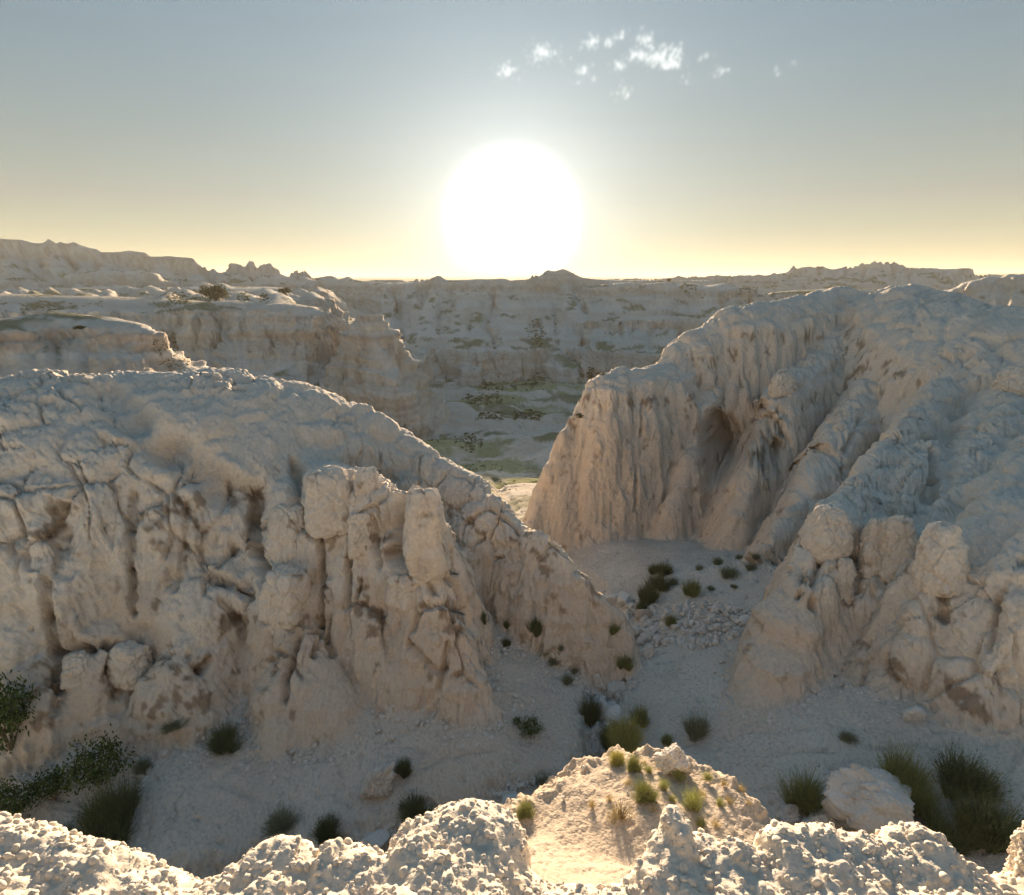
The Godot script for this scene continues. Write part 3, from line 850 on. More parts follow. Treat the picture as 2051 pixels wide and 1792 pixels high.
			col = col.lerp(Color(0.59, 0.50, 0.405), 0.7 * smoothstep(0.05, 0.5, n_soft.get_noise_2d(x * 0.22 + 20.0, z * 0.22)))
			# crumbs of other beds, mixed in
			col = col.lerp(Color(0.40, 0.36, 0.31), 0.55 * smoothstep(0.15, 0.55, n_fine.get_noise_2d(x * 9.0, z * 9.0) + 0.4 * n_soft.get_noise_2d(x * 0.9, z * 0.9)))
			if who == SPUR or who == RIM:
				col = col.lerp(Color(0.50, 0.415, 0.325), 0.85)
			if r > 24.0:
				# thin grass on the slope down to the basin
				var turf := smoothstep(-0.05, 0.3, n_soft.get_noise_2d(x * 0.12, z * 0.12) + 0.4 * n_fine.get_noise_2d(x * 0.9, z * 0.9))
				col = col.lerp(Color(0.17, 0.175, 0.095), turf * 0.75 * smoothstep(24.0, 32.0, r))
		for o in range(0, here.size(), 8):
			var ca := Vector3(here[o], here[o + 1], here[o + 2])
			var cb := Vector3(here[o + 3], here[o + 4], here[o + 5])
			var cd := cb - ca
			var ct := clampf((p - ca).dot(cd) / cd.length_squared(), 0.0, 1.0)
			var gap := (p - ca - cd * ct).length() + 0.05 * n_fine.get_noise_3d(x * 4.0, y * 4.0, z * 4.0)
			if gap < here[o + 6] * 2.2:
				d -= here[o + 7] * (1.0 - smoothstep(here[o + 6] * 0.35, here[o + 6] * 2.2, gap))
		p += n * d
		for h in hollows:
			var v: Vector3 = (p - h[0]) / h[1]
			var q := v.length() + 0.12 * n_soft.get_noise_3d(x, y, z)
			if q < 1.0:
				p += Vector3(0.40, 0.0, -0.92) * h[2] * (1.0 - smoothstep(0.45, 1.0, q))
		if r > 46.0:
			p.y -= (r - 46.0) * 0.15
		pos[j] = p
		tint[j] = col
		own[j] = who
	col_pos[i] = pos
	col_tint[i] = tint
	col_own[i] = own

func grid_normals(i: int, cols: Array, n_rows: int) -> void:
	var l: PackedVector3Array = cols[maxi(i - 1, 0)]
	var r: PackedVector3Array = cols[mini(i + 1, cols.size() - 1)]
	var m: PackedVector3Array = cols[i]
	var out := PackedVector3Array()
	out.resize(n_rows)
	for j in n_rows:
		var n := (r[j] - l[j]).cross(m[mini(j + 1, n_rows - 1)] - m[maxi(j - 1, 0)])
		out[j] = n.normalized() if n.length_squared() > 1e-14 else Vector3.UP
	col_nrm[i] = out

# cuts a grid of columns into meshes, one for each owner, and gives each only the points it uses
func grid_mesh(cols: Array, n_rows: int, want: int) -> ArrayMesh:
	var n := cols.size()
	var seen := PackedInt32Array()
	seen.resize(n * n_rows)
	seen.fill(-1)
	var v := PackedVector3Array()
	var nn := PackedVector3Array()
	var cc := PackedColorArray()
	var idx := PackedInt32Array()
	for i in n - 1:
		var own: PackedByteArray = col_own[i]
		for j in n_rows - 1:
			if want >= 0 and own[j] != want:
				continue
			var q := [i * n_rows + j, i * n_rows + j + 1, (i + 1) * n_rows + j, (i + 1) * n_rows + j + 1]
			for t in 4:
				var k: int = q[t]
				if seen[k] < 0:
					seen[k] = v.size()
					var ii := i if t < 2 else i + 1
					var jj := j if t % 2 == 0 else j + 1
					v.append(cols[ii][jj])
					nn.append(col_nrm[ii][jj])
					cc.append(col_tint[ii][jj])
				q[t] = seen[k]
			idx.append_array(PackedInt32Array([q[0], q[1], q[2], q[2], q[1], q[3]]))
	var arr := []
	arr.resize(Mesh.ARRAY_MAX)
	arr[Mesh.ARRAY_VERTEX] = v
	arr[Mesh.ARRAY_NORMAL] = nn
	arr[Mesh.ARRAY_COLOR] = cc
	arr[Mesh.ARRAY_INDEX] = idx
	var m := ArrayMesh.new()
	m.add_surface_from_arrays(Mesh.PRIMITIVE_TRIANGLES, arr)
	return m

func put_structure(called: String, mesh: Mesh, mat: Material, label := "") -> MeshInstance3D:
	var o := MeshInstance3D.new()
	o.name = called
	o.mesh = mesh
	o.material_override = mat
	o.set_meta("kind", "structure")
	if label:
		o.set_meta("label", label)
	add_child(o, true)
	return o

func make_near_terrain() -> void:
	make_cracks()
	stage("cracks")
	for a in [probe_w, col_pos, col_tint, col_own, col_nrm]:
		a.resize(COLS)
	parallel(near_density, COLS)
	# neighbouring columns share their spacing, so that rows run smoothly across
	blur_columns(COLS, 9)
	blur_columns(COLS, 9)
	stage("spacing")
	parallel(near_column, COLS)
	stage("columns")
	parallel(grid_normals.bind(col_pos, ROWS), COLS)
	put_structure("hill_left", grid_mesh(col_pos, ROWS, LEFT), m_rock, "pale crusted clay hill with cracked blocks and an orange foot")
	put_structure("hill_right", grid_mesh(col_pos, ROWS, RIGHT), m_rock, "pale crusted clay ridge with fins and two hollows")
	put_structure("gully_floor", grid_mesh(col_pos, ROWS, FLOOR), m_gravel, "gravelly floor and banks of the dry gully")
	put_structure("gravel_spur", grid_mesh(col_pos, ROWS, SPUR), m_gravel, "sunlit tan gravel spur below the crusted ledge")
	put_structure("slope", grid_mesh(col_pos, ROWS, RIM), m_gravel, "steep bank below the crusted ledge")

# ------------------------------------------------------------------ buttes, basin and tableland beyond

const FAR_COLS := 820
const FAR_ROWS := 440
const FAR_R0 := 42.0
const FAR_R1 := 9000.0
const FAR_SIDE := 50.0

func far_r(k: float) -> float:
	return FAR_R0 * pow(FAR_R1 / FAR_R0, k / (PROBES - 1))

func far_height(x: float, z: float) -> float:
	var r := sqrt(x * x + z * z)
	var y := height(x, z)
	if r > 480.0:
		# open plain to the horizon, with low swells, higher towards the right
		var t := smoothstep(480.0, 800.0, r)
		var plain := -5.0 + n_soft.get_noise_2d(x * 0.0011, z * 0.0011) * 9.0 * smoothstep(600.0, 2500.0, r)
		plain += smoothstep(1500.0, 6000.0, r) * maxf(0.0, x / r - 0.25) * 95.0
		y = lerpf(y, plain, t)
	return y

func far_density(i: int) -> void:
	var a := deg_to_rad(lerpf(-FAR_SIDE, FAR_SIDE, float(i) / (FAR_COLS - 1)))
	var s := sin(a)
	var c := -cos(a)
	var w := PackedFloat32Array()
	w.resize(PROBES)
	var lr := FAR_R0
	var last := far_height(s * lr, c * lr)
	for k in PROBES:
		var r := far_r(k + 1)
		var y := far_height(s * r, c * r)
		var dr := r - lr
		var dy := y - last
		# flat ground is seen edge on, rises are seen full
		w[k] = sqrt(dr * dr * 0.02 + dy * dy) / r + 0.00012
		last = y
		lr = r
	probe_w[i] = w

func far_column(i: int) -> void:
	var a := deg_to_rad(lerpf(-FAR_SIDE, FAR_SIDE, float(i) / (FAR_COLS - 1)))
	var s := sin(a)
	var c := -cos(a)
	var w: PackedFloat32Array = probe_w[i]
	var total := 0.0
	for k in PROBES:
		total += w[k]
	var pos := PackedVector3Array()
	var tint := PackedColorArray()
	var own := PackedByteArray()
	pos.resize(FAR_ROWS)
	tint.resize(FAR_ROWS)
	own.resize(FAR_ROWS)
	var k := 0
	var sum := 0.0
	for j in FAR_ROWS:
		var want := total * j / (FAR_ROWS - 1)
		while k < PROBES - 1 and sum + w[k] < want:
			sum += w[k]
			k += 1
		var r := far_r(k + clampf((want - sum) / maxf(w[k], 1e-9), 0.0, 1.0))
		var x := s * r
		var z := c * r
		var y := far_height(x, z)
		var e := clampf(r * 0.006, 0.6, 3.0)
		var gx := (far_height(x + e, z) - far_height(x - e, z)) / (2.0 * e)
		var gz := (far_height(x, z + e) - far_height(x, z - e)) / (2.0 * e)
		var n := Vector3(-gx, 1.0, -gz).normalized()
		var cap := 0.0
		if mid_map.holds(x, z):
			cap = mid_map.sample_cap(x, z)
		elif far_map.holds(x, z):
			cap = far_map.sample_cap(x, z)
		var steep := smoothstep(0.08, 0.35, 1.0 - n.y)
		var g := clampf(r / 130.0, 0.5, 2.5)       # size of the relief
		var p := Vector3(x, y, z)
		var d := 0.0
		if r < 600.0:
			var broad := n_soft.get_noise_3d(x * 0.05, y * 0.05, z * 0.05)
			# rills, and beds that stand out
			var body := 1.0 - 0.85 * cap
			d += body * steep * g * (1.5 * n_ridge.get_noise_3d(x * 0.14 / g, y * 0.02, z * 0.14 / g) + 0.9 * n_ridge.get_noise_3d(x * 0.42 / g, y * 0.05, z * 0.42 / g + 7.0))
			d += steep * clampf(r / 120.0, 0.35, 1.0) * (0.9 * n_fine.get_noise_2d(y * 0.5 + broad, 3.0) + 0.55 * n_fine.get_noise_2d(y * 1.5 + broad, 30.0))
			var edge := n_edge.get_noise_3d(x * 0.35 / g, y * 0.35 / g, z * 0.35 / g) + 1.0
			d -= 0.28 * g * steep * (1.0 - smoothstep(0.0, 0.3, edge))
			d += body * 0.5 * g * n_soft.get_noise_3d(x * 0.12, y * 0.12, z * 0.12) * (0.4 + 0.6 * steep)
		p += n * d
		var pale := Color(0.635, 0.595, 0.535)
		var tan_ := Color(0.575, 0.490, 0.400)
		var lay := y + n_soft.get_noise_2d(x * 0.01, z * 0.01) * 1.5
		var band := n_fine.get_noise_2d(lay * 0.34, 55.0) + 0.6 * n_fine.get_noise_2d(lay * 1.3, 15.0)
		var t := clampf(0.5 + cap * 0.45 + band * 0.9 - steep * 0.2, 0.0, 1.0)
		var col := tan_.lerp(pale, t)
		col = col.lerp(Color(0.45, 0.365, 0.30), 0.6 * smoothstep(0.15, 0.5, -band) * steep)
		col = col.lerp(Color(0.46, 0.42, 0.355), 0.5 * smoothstep(0.1, 0.5, n_soft.get_noise_3d(x * 0.09, y * 0.03, z * 0.09)))
		# scrub and grass hold the level ground and the moist hollows
		var green := n_soft.get_noise_2d(x * 0.035 + 11.0, z * 0.05) + 0.5 * n_soft.get_noise_2d(x * 0.16, z * 0.2)
		var flat := 1.0 - smoothstep(0.02, 0.16, 1.0 - n.y)
		var lush := smoothstep(0.02, 0.22, green + (0.05 if y < -18.0 else -0.12)) * flat
		if r > 480.0:
			lush = maxf(lush, 0.75 * smoothstep(480.0, 700.0, r))
		col = col.lerp(Color(0.120, 0.135, 0.060).lerp(Color(0.20, 0.19, 0.095), clampf(0.5 + n_fine.get_noise_2d(x * 0.3, z * 0.3), 0.0, 1.0)), lush * 0.85)
		for m in meadows:
			var v := Vector2((x - m[0]) / m[2], (z - m[1]) / m[3]).length() + 0.55 * n_soft.get_noise_2d(x * 0.09, z * 0.09) + 0.3 * n_fine.get_noise_2d(x * 0.5, z * 0.5)
			if v < 1.0:
				col = col.lerp(Color(0.25, 0.275, 0.11).lerp(Color(0.33, 0.33, 0.15), clampf(0.5 + n_fine.get_noise_2d(x * 0.4, z * 0.4), 0.0, 1.0)), 0.8 * flat * smoothstep(1.0, 0.75, v))
		if r < 48.0:
			p.y -= (48.0 - r) * 0.2
		pos[j] = p
		tint[j] = col
		own[j] = MID
	col_pos[i] = pos
	col_tint[i] = tint
	col_own[i] = own

func blur_columns(n: int, span: int) -> void:
	var smooth := []
	smooth.resize(n)
	var sum := PackedFloat32Array()
	sum.resize(PROBES)
	for m in range(-span, span + 1):
		var w0: PackedFloat32Array = probe_w[clampi(m, 0, n - 1)]
		for k in PROBES:
			sum[k] += w0[k]
	for i in n:
		var w := PackedFloat32Array()
		w.resize(PROBES)
		var add: PackedFloat32Array = probe_w[clampi(i + span + 1, 0, n - 1)]
		var sub: PackedFloat32Array = probe_w[clampi(i - span, 0, n - 1)]
		for k in PROBES:
			w[k] = maxf(sum[k] / (2 * span + 1), 1e-7)
			sum[k] += add[k] - sub[k]
		smooth[i] = w
	probe_w = smooth

var meadows := []       # grassy flats of the basin: x, z, half width, half depth

func make_far_terrain() -> void:
	for m in [[905, 885, 8, 7], [840, 858, 7, 4], [965, 936, 6, 4], [1075, 832, 16, 4], [960, 802, 13, 5], [1090, 770, 10, 8], [1180, 748, 7, 6], [1010, 772, 8, 8], [1010, 975, 7, 6]]:
		var p := ground_at(m[0], m[1], 30.0)
		meadows.append([p.x, p.z, m[2], m[3]])
	for a in [probe_w, col_pos, col_tint, col_own, col_nrm]:
		a.clear()
		a.resize(FAR_COLS)
	parallel(far_density, FAR_COLS)
	blur_columns(FAR_COLS, 8)
	parallel(far_column, FAR_COLS)
	parallel(grid_normals.bind(col_pos, FAR_ROWS), FAR_COLS)
	put_structure("badlands_hills", grid_mesh(col_pos, FAR_ROWS, -1), m_far, "banded clay buttes, basin and tableland reaching to the horizon")
	make_bounce_ground()

# tableland goes on unseen behind the camera; its rise is added for bounced sunlight
func make_bounce_ground() -> void:
	var n := 90
	var rows := 60
	for a in [col_pos, col_tint, col_own, col_nrm]:
		a.clear()
		a.resize(n)
	for i in n:
		var a := lerpf(PI * 0.5 + 0.12, PI * 1.5 - 0.12, float(i) / (n - 1))
		var pos := PackedVector3Array()
		var tint := PackedColorArray()
		var own := PackedByteArray()
		for j in rows:
			var r := 0.6 * pow(9000.0 / 0.6, float(j) / (rows - 1))
			var x := sin(a) * r
			var z := -cos(a) * r
			var y := -2.62 + 0.3 * n_soft.get_noise_2d(x * 0.3, z * 0.3) + smoothstep(6.0, 60.0, r) * 12.0 * (0.6 + n_soft.get_noise_2d(x * 0.03, z * 0.03)) - smoothstep(200.0, 1500.0, r) * 12.0
			pos.append(Vector3(x, y, z))
			tint.append(Color(0.60, 0.55, 0.49))
			own.append(RIM)
		col_pos[i] = pos
		col_tint[i] = tint
		col_own[i] = own
	parallel(grid_normals.bind(col_pos, rows), n)
	put_structure("tableland", grid_mesh(col_pos, rows, -1), m_gravel, "unseen pale clay tableland behind the ledge, rise added for bounced sunlight")

# ------------------------------------------------------------------ small helpers for things

var names := {}

func numbered(called: String) -> String:
	var n: int = names.get(called, 0)
	names[called] = n + 1
	return called if n == 0 else "%s_%03d" % [called, n]

func tag(o: Node, label: String, category: String, group := "", kind := "") -> void:
	if label:
		o.set_meta("label", label)
	if category:
		o.set_meta("category", category)
	if group:
		o.set_meta("group", group)
	if kind:
		o.set_meta("kind", kind)

func part(parent: Node, called: String, mesh: Mesh, mat: Material) -> MeshInstance3D:
	var o := MeshInstance3D.new()
	o.name = called
	o.mesh = mesh
	o.material_override = mat
	parent.add_child(o, true)
	return o

# ball of triangles: [points, faces]
var balls := {}

func ball(level: int) -> Array:
	if balls.has(level):
		return balls[level]
	var v: Array = []
	var f: Array = []
	if level == 0:
		var t := (1.0 + sqrt(5.0)) / 2.0
		for p in [[-1, t, 0], [1, t, 0], [-1, -t, 0], [1, -t, 0], [0, -1, t], [0, 1, t], [0, -1, -t], [0, 1, -t], [t, 0, -1], [t, 0, 1], [-t, 0, -1], [-t, 0, 1]]:
			v.append(Vector3(p[0], p[1], p[2]).normalized())
		f = [[0, 11, 5], [0, 5, 1], [0, 1, 7], [0, 7, 10], [0, 10, 11], [1, 5, 9], [5, 11, 4], [11, 10, 2], [10, 7, 6], [7, 1, 8], [3, 9, 4], [3, 4, 2], [3, 2, 6], [3, 6, 8], [3, 8, 9], [4, 9, 5], [2, 4, 11], [6, 2, 10], [8, 6, 7], [9, 8, 1]]
	else:
		var b := ball(level - 1)
		v = b[0].duplicate()
		var mids := {}
		for t in b[1]:
			var m := []
			for k in 3:
				var i: int = mini(t[k], t[(k + 1) % 3])
				var j: int = maxi(t[k], t[(k + 1) % 3])
				var key := i * 1000000 + j
				if not mids.has(key):
					mids[key] = v.size()
					v.append(((v[i] + v[j]) as Vector3).normalized())
				m.append(mids[key])
			f.append_array([[t[0], m[0], m[2]], [t[1], m[1], m[0]], [t[2], m[2], m[1]], [m[0], m[1], m[2]]])
	balls[level] = [v, f]
	return balls[level]

# Godot's front faces run clockwise
func shell(points: PackedVector3Array, faces: Array, tints: PackedColorArray, smooth: bool) -> ArrayMesh:
	var st := SurfaceTool.new()
	st.begin(Mesh.PRIMITIVE_TRIANGLES)
	st.set_smooth_group(0 if smooth else -1)
	if smooth:
		for i in points.size():
			st.set_color(tints[i])
			st.add_vertex(points[i])
		for t in faces:
			st.add_index(t[0])
			st.add_index(t[2])
			st.add_index(t[1])
	else:
		for t in faces:
			for k in [t[0], t[2], t[1]]:
				st.set_color(tints[k])
				st.add_vertex(points[k])
	st.generate_normals()
	return st.commit()

# broken rock: a ball cut by random planes; rough: lumpy crust on it
func rock_mesh(seed_: int, level: int, cuts: int, size: Vector3, rough: float, tint: Color, tint2: Color, smooth := false) -> ArrayMesh:
	var r := RandomNumberGenerator.new()
	r.seed = seed_
	var planes := []
	for k in cuts:
		var n := Vector3(r.randfn(), r.randfn(), r.randfn()).normalized()
		planes.append([n, r.randf_range(0.52, 0.9)])
	var b := ball(level)
	var pts := PackedVector3Array()
	var tints := PackedColorArray()
	var off := Vector3(seed_ * 3.7, seed_ * 1.3, 0.0)
	for v: Vector3 in b[0]:
		var d := 1.0
		for p in planes:
			var c := v.dot(p[0])
			if c > 0.05:
				d = minf(d, p[1] / c)
		d *= 1.0 + rough * n_soft.get_noise_3dv(v * 1.6 + off) + rough * 0.35 * n_fine.get_noise_3dv(v * 6.0 + off)
		if smooth:
			d -= rough * 0.35 * (1.0 - smoothstep(0.0, 0.22, n_edge.get_noise_3dv(v * 1.9 + off) + 1.0))
		pts.append(v * d * size)
		tints.append(tint.lerp(tint2, clampf(0.5 + 0.9 * n_soft.get_noise_3dv(v * 1.2 + off), 0.0, 1.0)))
	return shell(pts, b[1], tints, smooth)

# squared block of crusted clay with rounded edges
func block_mesh(seed_: int, size: Vector3, square: float) -> ArrayMesh:
	var b := ball(5)
	var pts := PackedVector3Array()
	var tints := PackedColorArray()
	var off := Vector3(seed_ * 5.1, seed_ * 2.3, seed_)
	for v: Vector3 in b[0]:
		var m := pow(pow(absf(v.x), square) + pow(absf(v.y), square) + pow(absf(v.z), square), 1.0 / square)
		var u := v / m
		var p := u * size
		# narrower towards the top
		p.x *= 1.0 - 0.16 * u.y
		p.z *= 1.0 - 0.22 * u.y
		var w := p + off
		var joint := n_edge.get_noise_3d(w.x * 2.4, w.y * 1.7, w.z * 2.4) + 1.0
		var net := n_edge.get_noise_3d(w.x * 6.5, w.y * 6.5, w.z * 6.5) + 1.0
		var d := 0.10 * n_soft.get_noise_3dv(w * 1.3) + 0.025 * n_fine.get_noise_3dv(w * 6.0) - 0.045 * (1.0 - smoothstep(0.0, 0.13, joint)) - 0.018 * (1.0 - smoothstep(0.0, 0.2, net))
		p += v * d
		pts.append(p)
		var pale := Color(0.715, 0.635, 0.540)
		var tan_ := Color(0.625, 0.535, 0.440)
		var c := tan_.lerp(pale, smoothstep(-0.75, -0.15, n_soft.get_noise_3dv(w * 0.9) + 0.4 * n_fine.get_noise_2d(w.y * 4.0, 3.0)))
		var rust := smoothstep(0.30, 0.75, n_soft.get_noise_3dv(w * 1.5 + Vector3(40, 0, 0)) + 0.4 * n_fine.get_noise_3dv(w * 5.0))
		tints.append(c.lerp(Color(0.29, 0.205, 0.135), rust * 0.7))
	return shell(pts, b[1], tints, true)

# ------------------------------------------------------------------ the crusted ledge in front of the camera

var ledge_x := PackedFloat32Array()
var ledge_y := PackedFloat32Array()
var ledge_d := PackedFloat32Array()
var lumps := []

func ledge_height(x: float, d: float) -> float:
	var i := 0
	while i < ledge_x.size() - 2 and ledge_x[i + 1] < x:
		i += 1
	var t := clampf((x - ledge_x[i]) / (ledge_x[i + 1] - ledge_x[i]), 0.0, 1.0)
	t = t * t * (3.0 - 2.0 * t)
	var yc := lerpf(ledge_y[i], ledge_y[i + 1], t)
	var dc := lerpf(ledge_d[i], ledge_d[i + 1], t)
	var q := d - dc
	var y: float
	if q > 0.0:
		y = yc - 1.1 * q * q / (q + 0.10) - 1.2 * maxf(0.0, q - 0.12)
	else:
		y = yc - 0.04 * smoothstep(0.0, 0.15, -q) + 0.45 * minf(-q, 0.9) + 0.015 * sin(x * 5.0 + d * 9.0)
	y += 0.035 * n_soft.get_noise_2d(x * 3.0, d * 3.0)
	for l in lumps:
		var v := Vector2((x - l[0]) / l[2], (d - l[1]) / (l[3] if d > l[1] else l[3] * 2.6))
		var k := v.length_squared()
		if k < 1.0:
			var top: float = l[4] - l[5] * (1.0 - sqrt(1.0 - k))
			var s := maxf(0.03 - absf(top - y), 0.0) / 0.03
			y = maxf(y, top) + s * s * 0.0075
	return y

var ledge_h := []

func ledge_heights(i: int) -> void:
	var x := lerpf(-3.4, 3.4, float(i) / (LEDGE_COLS - 1))
	var h := PackedFloat32Array()
	for j in LEDGE_ROWS:
		h.append(ledge_height(x, lerpf(0.2, 3.1, float(j) / (LEDGE_ROWS - 1))))
	ledge_h[i] = h

func ledge_column(i: int) -> void:
	var x := lerpf(-3.4, 3.4, float(i) / (LEDGE_COLS - 1))
	var pos := PackedVector3Array()
	var tint := PackedColorArray()
	var own := PackedByteArray()
	var l: PackedFloat32Array = ledge_h[maxi(i - 1, 0)]
	var m: PackedFloat32Array = ledge_h[i]
	var r: PackedFloat32Array = ledge_h[mini(i + 1, LEDGE_COLS - 1)]
	for j in LEDGE_ROWS:
		var d := lerpf(0.2, 3.1, float(j) / (LEDGE_ROWS - 1))
		var y := m[j]
		var n := Vector3((l[j] - r[j]) / 0.0243, 1.0, (m[mini(j + 1, LEDGE_ROWS - 1)] - m[maxi(j - 1, 0)]) / 0.0224).normalized()
		var p := Vector3(x, y, -d)
		var crumb := n_cell.get_noise_3d(x * 26.0, y * 26.0, d * 26.0) + 1.0
		var lump := n_cell.get_noise_3d(x * 9.0, y * 9.0, d * 9.0) + 1.0
		p += n * (0.012 * (0.5 - crumb) + 0.030 * (0.5 - lump) + 0.012 * n_fine.get_noise_3d(x * 12.0, y * 12.0, d * 12.0))
		pos.append(p)
		tint.append(Color(0.72, 0.63, 0.515).lerp(Color(0.66, 0.595, 0.51), clampf(0.5 + n_soft.get_noise_3d(x * 2.0, y * 2.0, d * 2.0), 0.0, 1.0)))
		own.append(RIM)
	col_pos[i] = pos
	col_tint[i] = tint
	col_own[i] = own

const LEDGE_COLS := 560
const LEDGE_ROWS := 260

func make_ledge() -> void:
	for c in [[-700, 1600, 1.8], [-300, 1640, 1.8], [-100, 1650, 1.8], [0, 1668, 1.8], [60, 1680, 1.8], [130, 1706, 1.78], [200, 1722, 1.76], [280, 1760, 1.72], [350, 1792, 1.66], [400, 1800, 1.64], [430, 1770, 1.7], [470, 1742, 1.74], [620, 1735, 1.74], [650, 1720, 1.76], [760, 1735, 1.76],
		[800, 1700, 1.8], [840, 1680, 1.85], [1000, 1700, 1.85], [1050, 1765, 1.74], [1100, 1800, 1.66], [1200, 1815, 1.62], [1250, 1808, 1.64], [1300, 1755, 1.72], [1350, 1720, 1.78], [1440, 1725, 1.78], [1500, 1745, 1.74], [1540, 1735, 1.76], [1620, 1710, 1.78], [1780, 1712, 1.78], [1860, 1700, 1.8],
		[1940, 1735, 1.76], [2000, 1775, 1.7], [2040, 1790, 1.68], [2120, 1760, 1.7], [2400, 1700, 1.75], [2800, 1650, 1.8]]:
		var p := at(c[0], c[1], c[2])
		ledge_x.append(p.x)
		ledge_y.append(p.y)
		ledge_d.append(-p.z)
	# knobs: direction of the top, distance, half width and depth, height
	for k in [[940, 1628, 1.93, 0.28, 0.24, 0.24], [870, 1650, 1.90, 0.24, 0.22, 0.20], [550, 1688, 1.80, 0.17, 0.15, 0.16], [497, 1700, 1.78, 0.07, 0.08, 0.10], [652, 1690, 1.78, 0.07, 0.10, 0.10], [720, 1712, 1.74, 0.16, 0.14, 0.14], [850, 1712, 1.70, 0.18, 0.14, 0.15],
		[1020, 1725, 1.78, 0.10, 0.14, 0.12],
		[1358, 1610, 1.92, 0.085, 0.10, 0.24], [1345, 1665, 1.84, 0.10, 0.12, 0.14], [1420, 1672, 1.84, 0.13, 0.13, 0.13], [1330, 1720, 1.74, 0.13, 0.13, 0.12], [1490, 1690, 1.78, 0.12, 0.12, 0.10], [1590, 1662, 1.82, 0.13, 0.15, 0.14], [1660, 1668, 1.80, 0.16, 0.16, 0.13], [1740, 1682, 1.78, 0.14, 0.14, 0.12], [1858, 1664, 1.82, 0.18, 0.16, 0.15], [1800, 1690, 1.76, 0.15, 0.14, 0.12],
		[120, 1720, 1.70, 0.2, 0.16, 0.1], [40, 1690, 1.76, 0.2, 0.16, 0.1], [520, 1765, 1.62, 0.10, 0.10, 0.07]]:
		var p := at(k[0], k[1], k[2])
		lumps.append([p.x, -p.z, k[3], k[4], p.y - 0.05, k[5]])
	for a in [col_pos, col_tint, col_own, col_nrm, ledge_h]:
		a.clear()
		a.resize(LEDGE_COLS)
	parallel(ledge_heights, LEDGE_COLS)
	parallel(ledge_column, LEDGE_COLS)
	parallel(grid_normals.bind(col_pos, LEDGE_ROWS), LEDGE_COLS)
	put_structure("rock_ledge", grid_mesh(col_pos, LEDGE_ROWS, -1), m_ledge, "sunlit ledge of lumpy popcorn clay at the edge of the drop")
	var knob_mesh := rock_mesh(78, 5, 9, Vector3(0.085, 0.25, 0.12), 0.22, Color(0.68, 0.61, 0.52), Color(0.62, 0.575, 0.52), true)
	var knob := part(get_node("rock_ledge"), "rock_knob", knob_mesh, m_ledge)
	knob.position = at(2068, 1735, 1.8)
	# loose and half loose crumbs of clay that cover it
	var crumbs := []
	for v in 3:
		crumbs.append([])
	for n in 20000:
		var i := rng.randi_range(40, LEDGE_COLS - 41)
		var j := rng.randi_range(60, LEDGE_ROWS - 60)
		var p: Vector3 = col_pos[i][j]
		var nrm: Vector3 = col_nrm[i][j]
		var s := 0.0022 + 0.021 * pow(rng.randf(), 3.0)
		var b := Basis(Vector3(rng.randfn(), rng.randfn(), rng.randfn()).normalized(), rng.randf() * TAU).scaled(Vector3.ONE * s)
		crumbs[n % 3].append(Transform3D(b, p - nrm * s * 0.15 + Vector3(rng.randf_range(-0.005, 0.005), 0, rng.randf_range(-0.005, 0.005))))
	var skin: PackedVector3Array = knob_mesh.surface_get_arrays(0)[Mesh.ARRAY_VERTEX]
	for n in 1500:
		var p := skin[rng.randi() % skin.size()]
		var s := 0.0035 + 0.014 * pow(rng.randf(), 2.2)
		crumbs[n % 3].append(Transform3D(Basis(Vector3(rng.randfn(), rng.randfn(), rng.randfn()).normalized(), rng.randf() * TAU).scaled(Vector3.ONE * s), knob.position + p))
	for v in 3:
		var mesh := rock_mesh(900 + v, 1, 6, Vector3(1.1, 0.9, 1.0), 0.2, Color(0.74, 0.65, 0.535), Color(0.66, 0.595, 0.515), true)
		scatter("clay_crumbs", mesh, m_stone, crumbs[v], "rounded popcorn crumbs of clay covering the sunlit ledge", "clay")

func scatter(called: String, mesh: Mesh, mat: Material, where: Array, label: String, category: String) -> void:
	var mm := MultiMesh.new()
	mm.transform_format = MultiMesh.TRANSFORM_3D
	mm.mesh = mesh
	mm.instance_count = where.size()
	for i in where.size():
		mm.set_instance_transform(i, where[i])
	var o := MultiMeshInstance3D.new()
	o.name = numbered(called)
	o.multimesh = mm
	o.material_override = mat
	tag(o, label, category, "", "stuff")
	add_child(o, true)

# ------------------------------------------------------------------ rocks

func px_size(p: Vector3, px: float) -> float:
	return px * 0.4993 * absf(p.dot(Vector3(0, -sp, -cp))) / FOCAL

func rock(called: String, mesh: Mesh, px: float, py: float, turn: Vector3, size: float, sink: float, label: String, category: String, group := "") -> void:
	var p := ground_at(px, py)
	var o := MeshInstance3D.new()
	o.name = numbered(called)
	o.mesh = mesh
	o.material_override = m_stone
	o.transform = Transform3D(Basis.from_euler(turn).scaled(Vector3.ONE * size), p + Vector3(0, size * sink, 0))
	tag(o, label, category, group)
	add_child(o, true)

func rocky(x: float, z: float) -> bool:
	var who := near_map.owner_at(x, z)
	return who == LEFT or who == RIGHT

